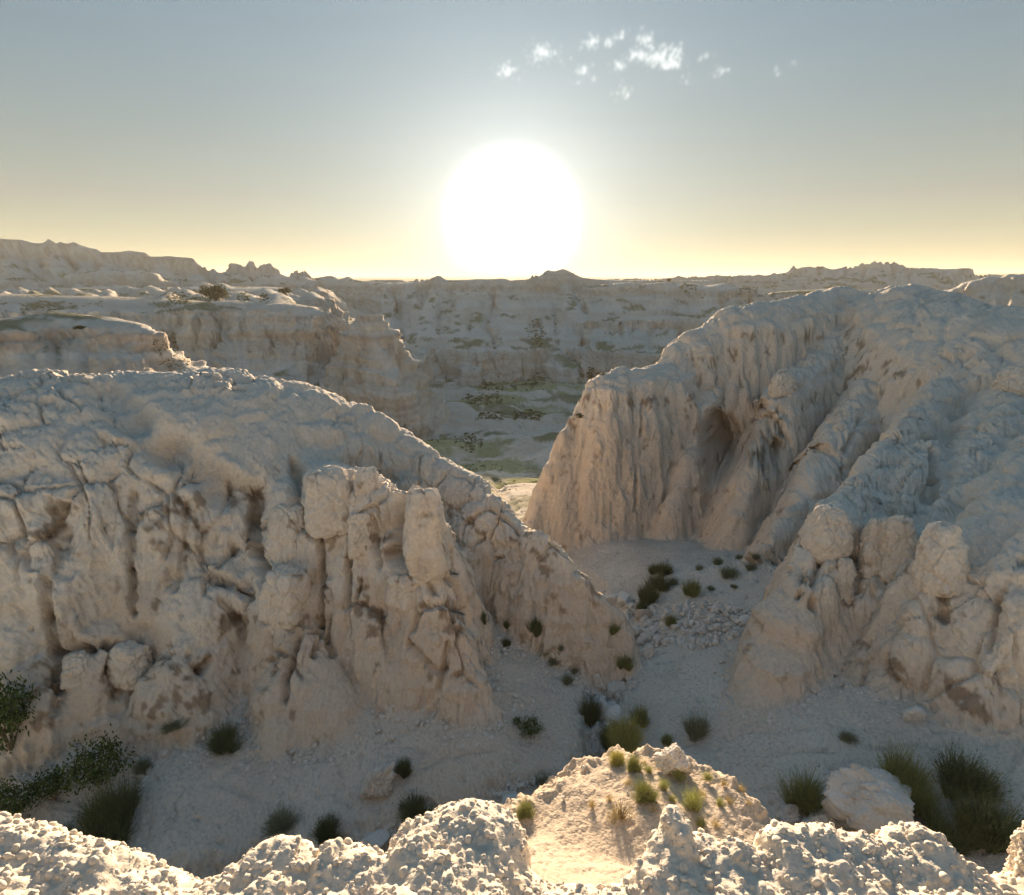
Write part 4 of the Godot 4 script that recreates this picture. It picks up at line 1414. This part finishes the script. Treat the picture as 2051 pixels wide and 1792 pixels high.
func make_rocks() -> void:
	var pale := Color(0.68, 0.655, 0.615)
	var warm := Color(0.57, 0.50, 0.43)
	# blocks that the joints have cut out of the two hills
	var left := get_node("hill_left")
	var right := get_node("hill_right")
	var n := 0
	for b in [[655, 1010, 95, 140, 5.0, 0], [575, 1075, 80, 125, 4.0, 0], [568, 1200, 82, 115, 4.6, 0], [735, 985, 55, 95, 5.0, 0], [720, 1075, 50, 95, 5.0, 0], [852, 1075, 80, 190, 4.0, 0], [805, 1185, 56, 70, 4.0, 0],
		[150, 1345, 52, 75, 4.0, 0], [255, 1335, 66, 80, 5.0, 0],
		[1665, 1075, 80, 120, 3.4, 1], [1692, 1165, 34, 95, 4.0, 1], [1762, 1110, 55, 140, 4.0, 1], [1805, 1105, 55, 145, 4.0, 1], [1895, 1125, 76, 150, 3.6, 1], [1572, 772, 50, 60, 2.8, 1], [2046, 770, 70, 70, 2.6, 1]]:
		var p := ground_at(b[0], b[1])
		var w := px_size(p, b[2]) * 0.5
		var h := px_size(p, b[3]) * 0.5
		n += 1
		var o := part(right if b[5] else left, "rock_block", block_mesh(n, Vector3(w, h, w * 0.9), b[4]), m_rock)
		o.position = p + Vector3(0, 0, -w * 0.35)
		o.rotation = Vector3(rng.randf_range(-0.28, -0.08), rng.randf_range(-0.5, 0.5), rng.randf_range(-0.08, 0.08))
	# single boulders
	var big := rock_mesh(51, 5, 14, Vector3(1.0, 0.66, 0.74), 0.16, pale, Color(0.60, 0.52, 0.42), true)
	rock("boulder", big, 1738, 1640, Vector3(0.1, -0.35, -0.42), 0.86, 0.42, "big pale rounded boulder with a groove, among green shrubs", "boulder")
	rock("boulder", rock_mesh(52, 4, 9, Vector3(0.9, 1.0, 0.8), 0.16, pale, pale, true), 1826, 1440, Vector3(0, 0.4, 0.2), 0.24, 0.5, "small white pointed boulder below the right clay wall", "boulder")
	rock("boulder", rock_mesh(53, 5, 16, Vector3(0.8, 1.0, 0.75), 0.26, pale, warm, true), 758, 1585, Vector3(0.2, 0.4, -0.6), 0.42, 0.5, "pale upright boulder set in the shaded gully bank", "boulder")
	rock("boulder", rock_mesh(54, 5, 16, Vector3(1.0, 0.7, 0.8), 0.24, warm, pale, true), 1348, 1535, Vector3(0, 0.3, 0), 0.28, 0.35, "brownish rounded boulder at the tip of the sunlit gravel spur", "boulder")
	rock("boulder", rock_mesh(55, 3, 9, Vector3(1.0, 0.6, 0.8), 0.05, pale, pale), 1492, 1246, Vector3(0.1, 0.5, 0.2), 0.21, 0.3, "bright white angular rock lying apart beside the orange fin", "rock")
	rock("boulder", rock_mesh(56, 3, 9, Vector3(1.0, 0.6, 0.8), 0.05, pale, pale), 1022, 1612, Vector3(0.1, 0.5, 0.2), 0.2, 0.3, "white rock in the shaded channel below the left bank", "rock")
	rock("boulder", rock_mesh(57, 3, 9, Vector3(1.0, 0.45, 0.7), 0.05, pale, pale), 752, 1692, Vector3(0.1, 0.2, 0.1), 0.3, 0.3, "flat whitish slab in the dark channel", "rock")
	rock("boulder", rock_mesh(58, 5, 14, Vector3(1.0, 0.6, 0.8), 0.24, warm, pale, true), 1640, 1655, Vector3(0.1, 0.9, 0.1), 0.34, 0.2, "low rounded rock at the foot of the big boulder", "rock")
	rock("boulder", rock_mesh(59, 5, 14, Vector3(1.0, 0.7, 0.8), 0.24, pale, warm, true), 1585, 1645, Vector3(0.1, 0.2, 0.1), 0.26, 0.2, "dusty rock on the edge of the narrow cut", "rock")
	rock("boulder", rock_mesh(60, 3, 10, Vector3(0.8, 0.9, 0.7), 0.05, Color(0.42, 0.38, 0.32), warm), 1288, 1238, Vector3(0.1, 0.2, 0.1), 0.34, 0.4, "darker squarish rock standing in the rubble heap", "rock")
	rock("boulder", rock_mesh(61, 3, 10, Vector3(1.0, 0.9, 0.8), 0.05, pale, pale), 1226, 1208, Vector3(0.1, 0.7, 0.1), 0.42, 0.3, "large white rock at the upper end of the rubble", "rock")
	rock("boulder", rock_mesh(62, 3, 10, Vector3(0.8, 1.1, 0.8), 0.05, pale, pale), 1252, 1210, Vector3(0.1, 1.7, 0.1), 0.34, 0.3, "tall white rock leaning on the largest white rock", "rock")
	# rubble that fills the bend of the gully
	var kinds := []
	for k in 7:
		kinds.append(rock_mesh(100 + k, 2, 9 + k, Vector3(1.0, 0.55 + 0.06 * k, 0.75), 0.03, pale if k % 3 else warm, pale.lerp(warm, 0.3 * (k % 3))))
	var heap := PackedVector2Array([Vector2(1205, 1185), Vector2(1262, 1195), Vector2(1330, 1215), Vector2(1420, 1205), Vector2(1510, 1222), Vector2(1480, 1275), Vector2(1400, 1300), Vector2(1320, 1315), Vector2(1258, 1325), Vector2(1248, 1400), Vector2(1225, 1470), Vector2(1195, 1470), Vector2(1188, 1310), Vector2(1180, 1290)])
	var placed := 0
	while placed < 285:
		var q := Vector2(rng.randf_range(1175, 1515), rng.randf_range(1185, 1470))
		if not Geometry2D.is_point_in_polygon(q, heap):
			continue
		var spot_at := ground_at(q.x, q.y)
		if -spot_at.z < 8.6 or near_map.owner_at(spot_at.x, spot_at.z) != FLOOR:
			continue
		# the largest lie along the channel
		var along := exp(-absf(q.x - (1215 + (q.y - 1200) * 0.05)) / 70.0)
		var s := rng.randf_range(0.06, 0.15) + rng.randf() * rng.randf() * 0.34 * along
		var k := rng.randi() % 7
		var how: String = ("large" if s > 0.22 else "middling" if s > 0.115 else "small") + [" flat", " flat", " slanted", " slanted", " squarish", " chunky", " chunky"][k] + (" tan" if k % 3 == 0 else " white")
		var spot := "at the toe of the left hill" if q.x < 1235 and q.y < 1300 else "in the stony channel below the heap" if q.y > 1312 else "at the upper edge of the heap" if q.y < 1228 else "towards the orange fin" if q.x > 1400 else "in the middle of the heap"
		rock("rubble_rock", kinds[k], q.x, q.y, Vector3(rng.randf() * 6.0, rng.randf() * 6.0, rng.randf() * 6.0), s, 0.35, how + " rubble rock " + spot, "rock", "rubble rocks " + spot + ", " + how)
		placed += 1
	# gravel: too many pieces to count
	var bits := [[], [], []]
	for k in 30000:
		var r := 4.5 + 17.0 * sqrt(rng.randf())
		var a := rng.randf_range(-0.85, 0.75)
		var x := sin(a) * r
		var z := -cos(a) * r
		if near_map.owner_at(x, z) != FLOOR and near_map.owner_at(x, z) != SPUR:
			continue
		var stony := n_soft.get_noise_2d(x * 0.5 + 4.0, z * 0.5)
		# more and larger bits lie at the foot of the walls
		var foot := rocky(x + 0.5, z) or rocky(x - 0.5, z) or rocky(x, z - 0.6)
		if rng.randf() > (1.0 if foot else 0.35 + stony * 1.3):
			continue
		var s := 0.010 + (0.075 if foot else 0.035) * pow(rng.randf(), 3.0)
		bits[k % 3].append(Transform3D(Basis.from_euler(Vector3(rng.randf() * 6.0, rng.randf() * 6.0, 0.0)).scaled(Vector3.ONE * s), Vector3(x, height(x, z) + 0.01, z)))
	for k in 6500:
		var q: Vector2
		if k % 5 < 3:
			q = Vector2(rng.randf_range(1175, 1515), rng.randf_range(1185, 1470))
			if not Geometry2D.is_point_in_polygon(q, heap):
				continue
		elif k % 5 == 3:
			var t := rng.randf()
			q = Vector2(lerpf(690, 1190, t), lerpf(1705, 1535, t) + rng.randfn() * 10.0)
		else:
			var t := rng.randf()
			q = Vector2(lerpf(1195, 1235, t) + rng.randfn() * 8.0, lerpf(1510, 1330, t))
		var p := ground_at(q.x, q.y)
		if near_map.owner_at(p.x, p.z) != FLOOR:
			continue
		var s := 0.015 + 0.055 * pow(rng.randf(), 2.5)
		bits[k % 3].append(Transform3D(Basis.from_euler(Vector3(rng.randf() * 6.0, rng.randf() * 6.0, 0.0)).scaled(Vector3.ONE * s), p + Vector3(0, s * 0.3, 0)))
	for v in 3:
		scatter("gravel", rock_mesh(940 + v, 1, 7, Vector3(1.0, 0.7, 0.85), 0.05, pale, pale.lerp(warm, 0.5)), m_stone, bits[v], "pale gravel strewn over the gully floor", "gravel")

# ------------------------------------------------------------------ plants

var m_leaf: StandardMaterial3D
var m_stem: StandardMaterial3D

func plant_material(glow: bool) -> StandardMaterial3D:
	var m := StandardMaterial3D.new()
	m.vertex_color_use_as_albedo = true
	m.roughness = 0.85
	m.metallic_specular = 0.2
	m.cull_mode = BaseMaterial3D.CULL_DISABLED
	if glow:
		m.backlight_enabled = true
		m.backlight = Color(0.6, 0.6, 0.45)
	return m

func mesh_of(v: PackedVector3Array, n: PackedVector3Array, c: PackedColorArray) -> ArrayMesh:
	var arr := []
	arr.resize(Mesh.ARRAY_MAX)
	arr[Mesh.ARRAY_VERTEX] = v
	arr[Mesh.ARRAY_NORMAL] = n
	arr[Mesh.ARRAY_COLOR] = c
	var m := ArrayMesh.new()
	m.add_surface_from_arrays(Mesh.PRIMITIVE_TRIANGLES, arr)
	return m

# thin bending shoots that rise from one foot; about one metre high and wide
func shoots(seed_: int, count: int, spread: float, bend: float, width: float, tint: Color) -> ArrayMesh:
	var r := RandomNumberGenerator.new()
	r.seed = seed_
	var v := PackedVector3Array()
	var n := PackedVector3Array()
	var c := PackedColorArray()
	# several tufts of unequal height make one uneven outline
	var tufts := [Vector3(0, 1.0, 0)]
	for k in 6:
		tufts.append(Vector3(r.randf_range(-0.26, 0.26), r.randf_range(0.55, 1.0), r.randf_range(-0.26, 0.26)))
	for k in count:
		var a := r.randf() * TAU
		var lean := spread * sqrt(r.randf())
		var out := Vector3(cos(a), 0.0, sin(a))
		var tuft: Vector3 = tufts[r.randi() % tufts.size()]
		var foot := out * r.randf() * 0.10 + Vector3(tuft.x, 0.0, tuft.z)
		var length := tuft.y * r.randf_range(0.5, 1.0) * (1.0 - 0.25 * lean / maxf(spread, 0.01))
		var dir := (Vector3.UP * cos(lean) + out * sin(lean)).normalized()
		var mid := foot + dir * length * 0.5
		var tip := foot + (dir + out * bend * r.randf_range(-0.3, 1.0) + Vector3(r.randfn(), r.randfn(), r.randfn()) * 0.06).normalized() * length
		var b := r.randf() * TAU
		var side := Vector3(cos(b), 0.2 * r.randfn(), sin(b)).normalized()
		var w := width * r.randf_range(0.6, 1.3)
		# each shoot has one colour from foot to tip
		var tone := r.randf_range(0.65, 1.35)
		var cb := Color(tint.r * tone, tint.g * tone, tint.b * tone)
		var q := [foot - side * w * 0.5, foot + side * w * 0.5, mid - side * w * 0.5, mid + side * w * 0.5, tip]
		var nn := (mid - foot).cross(side).normalized()
		for t in [[0, 1, 2], [1, 3, 2], [2, 3, 4]]:
			for i in t:
				v.append(q[i])
				n.append(nn)
				c.append(cb)
		for leaf in 2:
			var s := r.randf_range(0.45, 0.95)
			var at_ := mid.lerp(tip, (s - 0.5) * 2.0) if s > 0.5 else foot.lerp(mid, s * 2.0)
			var d := (dir * 0.8 + Vector3(r.randfn(), r.randfn(), r.randfn()) * 0.5).normalized()
			var e := d.cross(Vector3(r.randfn(), r.randfn(), r.randfn())).normalized()
			var big := width * 6.0 * r.randf_range(0.6, 1.2)
			for p in [at_ - e * width * 0.6, at_ + e * width * 0.6, at_ + d * big]:
				v.append(p)
				n.append(d.cross(e))
				c.append(cb)
	return mesh_of(v, n, c)

# leaves gathered in uneven clumps through a crown of that half size
func leaves(seed_: int, clumps: int, each: int, half: Vector3, leaf: float, tint: Color) -> ArrayMesh:
	var r := RandomNumberGenerator.new()
	r.seed = seed_
	var v := PackedVector3Array()
	var n := PackedVector3Array()
	var c := PackedColorArray()
	for k in clumps:
		var u := Vector3(r.randfn(), r.randfn(), r.randfn()).normalized() * pow(r.randf(), 0.45)
		u.y = absf(u.y) if r.randf() < 0.75 else u.y * 0.5
		var centre := Vector3(u.x * half.x, half.y * 0.55 + u.y * half.y * 0.7, u.z * half.z)
		var size := r.randf_range(0.12, 0.24) * half.length()
		for i in each:
			var p := centre + Vector3(r.randfn(), r.randfn() * 0.8, r.randfn()) * size * 0.5
			var d := Vector3(r.randfn(), r.randfn(), r.randfn()).normalized()
			var e := d.cross(Vector3(r.randfn(), r.randfn(), r.randfn())).normalized()
			var l := leaf * r.randf_range(0.6, 1.3)
			var k2 := r.randf_range(0.6, 1.4)
			var col := Color(tint.r * k2, tint.g * k2, tint.b * k2)
			var q := [p - d * l, p + e * l * 0.45, p - e * l * 0.45, p + d * l]
			for t in [0, 1, 2, 1, 3, 2]:
				v.append(q[t])
				n.append(d.cross(e))
				c.append(col)
	return mesh_of(v, n, c)

# tapered limb along points with radii
func limb(st: SurfaceTool, pts: Array, radii: Array, tint: Color) -> void:
	var sides := 6
	for i in pts.size() - 1:
		var a: Vector3 = pts[i]
		var b: Vector3 = pts[i + 1]
		var d := (b - a).normalized()
		var x := d.cross(Vector3(0.3, 0.1, 0.9)).normalized()
		var y := d.cross(x)
		for k in sides:
			var t0 := TAU * k / sides
			var t1 := TAU * (k + 1) / sides
			var u0 := x * cos(t0) + y * sin(t0)
			var u1 := x * cos(t1) + y * sin(t1)
			for p in [[a, u0, radii[i]], [b, u0, radii[i + 1]], [a, u1, radii[i]], [a, u1, radii[i]], [b, u0, radii[i + 1]], [b, u1, radii[i + 1]]]:
				st.set_color(tint)
				st.set_normal(p[1])
				st.add_vertex(p[0] + p[1] * p[2])

func woody(seed_: int, count: int, spread: float, length: float, thick: float, tint: Color) -> ArrayMesh:
	var r := RandomNumberGenerator.new()
	r.seed = seed_
	var st := SurfaceTool.new()
	st.begin(Mesh.PRIMITIVE_TRIANGLES)
	for k in count:
		var a := TAU * (k + r.randf() * 0.7) / count
		var lean := spread * r.randf_range(0.3, 1.0)
		var out := Vector3(cos(a), 0.0, sin(a))
		var dir := Vector3.UP * cos(lean) + out * sin(lean)
		var p1 := dir * length * 0.45 + Vector3(r.randfn(), 0, r.randfn()) * 0.04 * length
		var p2 := p1 + (dir + Vector3(r.randfn(), r.randf(), r.randfn()) * 0.35).normalized() * length * 0.45 * r.randf_range(0.7, 1.1)
		limb(st, [Vector3(0, -0.04, 0), p1, p2], [thick, thick * 0.6, thick * 0.15], tint)
		var p3 := p1 + (dir + Vector3(r.randfn(), r.randf() * 0.6, r.randfn()) * 0.8).normalized() * length * 0.35
		limb(st, [p1, p3], [thick * 0.5, thick * 0.12], tint)
	return st.commit()

var shrub_kinds := {}
var shrub_made := {}

# a shrub whose foot lies in that direction, of that width and height in the view
func shrub(kind: String, px: float, py: float, w: float, h: float, label: String, group := "") -> void:
	var p := ground_at(px, py)
	var k: Array = shrub_kinds[kind]
	var o: Node3D
	if shrub_made.has(kind):
		o = shrub_made[kind].duplicate()
	else:
		o = Node3D.new()
		part(o, "stems", k[2], m_stem)
		part(o, "foliage", k[1], m_leaf)
		shrub_made[kind] = o
	o.name = numbered(k[0])
	add_child(o, true)
	var sx := px_size(p, w) * 0.95
	var sy := px_size(p, h) * 1.15
	o.position = p + Vector3(0, -0.02, 0)
	o.rotation.y = rng.randf() * TAU
	o.scale = Vector3(sx, sy, sx)
	tag(o, label, "grass" if kind == "tuft" or kind == "straw" else "shrub", group)

func make_plants() -> void:
	m_leaf = plant_material(true)
	m_stem = plant_material(false)
	var wood := Color(0.17, 0.13, 0.09)
	shrub_kinds = {
		"green": ["green_shrub", shoots(1, 1300, 0.75, 0.5, 0.009, Color(0.240, 0.255, 0.108)), woody(11, 9, 0.7, 0.55, 0.012, wood)],
		"yellow": ["yellow_shrub", shoots(2, 1500, 0.85, 0.3, 0.009, Color(0.410, 0.380, 0.140)), woody(12, 9, 0.8, 0.5, 0.012, wood)],
		"dark": ["dark_shrub", shoots(3, 1300, 0.7, 0.4, 0.01, Color(0.145, 0.160, 0.082)), woody(13, 9, 0.7, 0.6, 0.014, wood)],
		"sage": ["sage_shrub", shoots(4, 1000, 0.85, 0.4, 0.009, Color(0.245, 0.255, 0.172)), woody(14, 9, 0.8, 0.6, 0.014, wood)],
		"leafy": ["leafy_shrub", leaves(5, 46, 34, Vector3(0.5, 0.6, 0.5), 0.035, Color(0.077, 0.107, 0.035)), woody(15, 8, 0.9, 0.7, 0.016, wood)],
		"twig": ["dry_shrub", shoots(6, 200, 0.7, 0.4, 0.008, Color(0.290, 0.235, 0.120)), woody(16, 12, 0.6, 0.9, 0.011, Color(0.13, 0.085, 0.05))],
		"tuft": ["grass_tuft", shoots(7, 420, 0.65, 0.7, 0.008, Color(0.310, 0.325, 0.130)), woody(17, 4, 0.5, 0.3, 0.008, wood)],
		"straw": ["straw_tuft", shoots(8, 260, 0.7, 0.8, 0.008, Color(0.430, 0.345, 0.185)), woody(18, 4, 0.5, 0.3, 0.008, wood)],
	}
	shrub("yellow", 1252, 1494, 84, 92, "round yellow-green shrub at the bend of the gully")
	shrub("dark", 1180, 1448, 46, 92, "tall dark green shrub beside the yellow shrub")
	shrub("dark", 1222, 1498, 64, 70, "dark low shrub hugging the yellow shrub")
	shrub("green", 1282, 1450, 40, 60, "thin green shrub behind the yellow shrub")
	shrub("sage", 1396, 1474, 58, 66, "grey-green shrub at the foot of the orange fin")
	shrub("green", 1336, 1490, 26, 32, "small green shrub between yellow shrub and orange fin")
	shrub("leafy", 1062, 1470, 50, 46, "dark glossy leafy shrub on the bare gravel slope")
	shrub("leafy", 1036, 1452, 22, 24, "tiny leafy sprig beside the glossy leafy shrub")
	shrub("green", 1252, 1338, 36, 44, "olive shrub at the lower edge of the rubble")
	shrub("green", 1229, 1266, 28, 30, "olive shrub against the toe of the left hill")
	shrub("green", 1343, 1250, 28, 32, "olive shrub standing among the rubble rocks")
	for a in [[1298, 1208, 46, 60], [1318, 1180, 52, 48], [1330, 1150, 34, 38], [1285, 1225, 30, 36], [1312, 1148, 30, 30]]:
		shrub("dark", a[0], a[1], a[2], a[3], "dark shrub in the thicket above the rubble", "dark thicket above the rubble")
	shrub("green", 1386, 1192, 40, 50, "green shrub standing alone above the rubble")
	for a in [[1350, 1170, 26, 24], [1440, 1130, 26, 22], [1458, 1152, 44, 32], [1505, 1142, 26, 24], [1480, 1120, 24, 18], [1515, 1118, 20, 20], [1400, 1140, 20, 18], [1425, 1180, 18, 14], [1470, 1175, 16, 12]]:
		shrub("sage", a[0], a[1], a[2], a[3], "grey-green tuft on the grey talus above the rubble", "tufts on the grey talus")
	shrub("dark", 1074, 1268, 36, 56, "upright dark shrub at the foot of the brown wall")
	for a in [[965, 1246, 24, 34], [1018, 1256, 20, 26], [1014, 1292, 20, 24]]:
		shrub("dark", a[0], a[1], a[2], a[3], "small dark shrub by the foot of the brown wall", "small shrubs by the brown wall")
	for a in [[1110, 1330, 30, 28], [1135, 1365, 28, 26], [1095, 1310, 20, 20], [1120, 1300, 18, 16], [1150, 1345, 16, 14]]:
		shrub("sage", a[0], a[1], a[2], a[3], "thin grey tuft on the gravel left of the rubble", "tufts on the gravel slope")
	shrub("dark", 810, 1548, 40, 50, "dark shrub behind the upright boulder in the bank")
	shrub("green", 1050, 1632, 42, 46, "green shrub in the channel below the left bank")
	shrub("sage", 1090, 1570, 50, 34, "faded shrub on the shaded bank above the channel")
	# on the sunlit spur
	shrub("tuft", 1392, 1622, 58, 80, "tall green grass clump on the sunlit gravel spur")
	shrub("green", 1292, 1596, 54, 46, "low green shrub in the sun on the gravel spur")
	shrub("twig", 1245, 1640, 60, 66, "dry twiggy shrub on the sunlit gravel spur")
	shrub("green", 1268, 1540, 36, 46, "small green shrub at the upper end of the spur")
	shrub("yellow", 1236, 1524, 40, 32, "yellowish shrub below the round yellow shrub")
	for a in [[1330, 1580, 34, 38], [1360, 1560, 40, 34], [1420, 1560, 30, 30], [1300, 1545, 26, 22], [1345, 1600, 26, 28], [1400, 1650, 30, 34], [1440, 1610, 26, 26]]:
		shrub("tuft", a[0], a[1], a[2], a[3], "green-yellow grass tuft on the sunlit gravel spur", "grass tufts on the spur")
	for a in [[1185, 1612, 20, 30], [1260, 1570, 30, 24], [1310, 1625, 26, 26], [1435, 1655, 26, 30], [1460, 1605, 22, 24], [1485, 1582, 20, 26], [1290, 1530, 22, 20], [1372, 1540, 26, 20], [1330, 1640, 24, 20], [1220, 1600, 20, 26], [1450, 1570, 20, 22], [1405, 1590, 28, 24], [1500, 1610, 18, 20], [1280, 1650, 18, 16]]:
		shrub("straw", a[0], a[1], a[2], a[3], "straw-coloured grass tuft on the sunlit gravel spur", "straw tufts on the spur")
	# right foreground
	shrub("green", 1612, 1616, 92, 96, "bright green bushy shrub left of the big boulder")
	shrub("green", 1800, 1580, 90, 130, "tall green shrub behind the big boulder")
	shrub("green", 1835, 1630, 80, 110, "green shrub pressed against the big boulder's right side")
	shrub("dark", 1925, 1580, 120, 110, "wide sparse dark shrub on the shaded right slope")
	shrub("dark", 1975, 1690, 130, 150, "large dark shrub low on the right, above the ledge")
	shrub("dark", 1890, 1700, 90, 100, "dark shrub between the big boulder and the largest dark shrub")
	shrub("green", 1765, 1690, 56, 62, "olive shrub at the lower tip of the big boulder")
	shrub("twig", 1590, 1640, 40, 40, "dry twiggy shrub under the bright green shrub")
	shrub("sage", 1700, 1480, 40, 26, "faded shrub at the foot of the right clay wall")
	# shaded left foreground
	shrub("leafy", 20, 1500, 110, 190, "leafy green shrub climbing beside the left clay wall")
	shrub("leafy", 25, 1650, 100, 110, "leafy shrub at the bottom of the dark hollow, beside the ledge")
	shrub("leafy", 205, 1570, 110, 120, "wide leafy shrub in the middle of the dark hollow")
	shrub("dark", 235, 1650, 110, 130, "dark shrub below the wide leafy shrub")
	shrub("dark", 200, 1700, 130, 110, "broad dark shrub at the lowest point of the dark hollow")
	shrub("leafy", 110, 1600, 80, 80, "leafy shrub between the wide leafy shrub and the left wall shrub")
	shrub("dark", 448, 1500, 76, 66, "rounded dark shrub at the foot of the orange buttress")
	shrub("sage", 348, 1452, 54, 28, "flat grey shrub on the talus under the left wall")
	shrub("dark", 655, 1680, 66, 66, "dark shrub in the channel behind the ledge")
	shrub("dark", 830, 1640, 80, 60, "dark spreading shrub below the upright boulder")
	shrub("sage", 560, 1660, 70, 40, "faded shrub low on the shaded talus")
	shrub("dark", 120, 1690, 50, 60, "slim dark shrub left of the broad dark shrub")
	shrub("sage", 290, 1540, 40, 36, "faint grey shrub right of the wide leafy shrub")
	make_far_plants()

func make_far_plants() -> void:
	# junipers
	var crown := leaves(21, 60, 40, Vector3(0.5, 0.5, 0.5), 0.045, Color(0.058, 0.073, 0.032))
	var trunk := woody(22, 5, 0.5, 0.6, 0.035, Color(0.13, 0.10, 0.075))
	var first: Node3D
	for t in [[432, 602, 52, 40, "large dark juniper on the pale tableland edge"], [571, 588, 26, 17, "smaller juniper on the tableland right of the large one"], [1449, 564, 15, 11, "tiny juniper on the skyline above the domes", 262.0], [1340, 565, 10, 8, "low bush on the skyline left of the tiny juniper", 258.0], [408, 580, 16, 12, "low bush beside the large juniper"], [161, 659, 22, 12, "round bush on top of the near butte"]]:
		var p := ground_at(t[0], t[1], 45.0)
		if t.size() > 5:
			p = at(t[0], t[1], t[5])
			p.y = height(p.x, p.z)
		var o: Node3D
		if first:
			o = first.duplicate()
		else:
			o = Node3D.new()
			part(o, "trunk", trunk, m_stem)
			part(o, "crown", crown, m_leaf)
			first = o
		o.name = numbered("juniper_tree")
		add_child(o, true)
		o.position = p + Vector3(0, -0.1, 0)
		o.rotation.y = rng.randf() * TAU
		o.scale = Vector3(px_size(p, t[2]), px_size(p, t[3]) * 1.1, px_size(p, t[2]))
		tag(o, t[4], "tree")
	# scrub in the hollows and over the basin floor, too much to count
	var where := [[], []]
	var bush := [leaves(31, 16, 20, Vector3(0.5, 0.38, 0.5), 0.075, Color(0.135, 0.147, 0.070)), leaves(32, 16, 20, Vector3(0.5, 0.34, 0.5), 0.075, Color(0.170, 0.177, 0.085))]
	for patch in [[345, 700, 36, 36, 420, 0.8], [420, 730, 14, 16, 60, 1.0], [698, 645, 24, 18, 150, 1.0], [55, 616, 50, 12, 220, 1.0], [175, 610, 28, 10, 120, 1.0], [365, 598, 28, 10, 140, 1.0], [490, 595, 12, 8, 50, 1.0], [530, 598, 12, 8, 50, 1.0], [690, 580, 30, 4, 70, 1.0], [1430, 590, 22, 14, 160, 1.2], [1500, 585, 16, 16, 120, 1.2], [1545, 580, 16, 18, 130, 1.2], [1610, 575, 8, 8, 40, 1.0], [1720, 575, 10, 10, 50, 1.0],
		[900, 885, 55, 22, 900, 1.3], [850, 858, 40, 10, 280, 1.0], [965, 936, 40, 10, 260, 0.9], [1060, 832, 90, 8, 500, 1.2], [960, 800, 60, 10, 300, 1.0], [1090, 765, 60, 16, 340, 1.2], [1180, 748, 26, 10, 160, 1.2], [1000, 770, 40, 12, 200, 1.2], [1010, 985, 40, 30, 420, 0.7], [1030, 905, 70, 36, 320, 0.6], [1040, 1020, 20, 14, 120, 0.6], [1100, 665, 40, 26, 340, 1.3], [1380, 575, 14, 10, 80, 1.2], [1230, 570, 14, 6, 60, 1.0], [1290, 578, 14, 8, 60, 1.0], [560, 810, 10, 5, 20, 1.0], [670, 805, 10, 4, 20, 1.0]]:
		for k in patch[4]:
			var a := rng.randf() * TAU
			var q := sqrt(rng.randf())
			var px: float = patch[0] + cos(a) * q * patch[2] * 1.25
			var py: float = patch[1] + sin(a) * q * patch[3] * 1.25
			var p := ground_at(px, py, 24.0)
			if -p.z > 420.0:
				continue
			# ragged outlines and gaps
			var f := 6.0 / clampf(-p.z, 30.0, 250.0)
			if n_soft.get_noise_2d(p.x * f * 3.0, p.z * f * 2.0) + 0.42 < q * 0.5 + rng.randf() * 0.3:
				continue
			var s: float = patch[5] * rng.randf_range(0.25, 0.8) * clampf(-p.z / 140.0, 0.25, 1.2)
			where[k % 2].append(Transform3D(Basis(Vector3.UP, rng.randf() * TAU).scaled(Vector3(s, s * rng.randf_range(0.6, 1.0), s)), p + Vector3(0, -0.05, 0)))
	for v in 2:
		scatter("scrub", bush[v], m_leaf, where[v], "dark green scrub spread over the basin floor and hollows", "scrub")
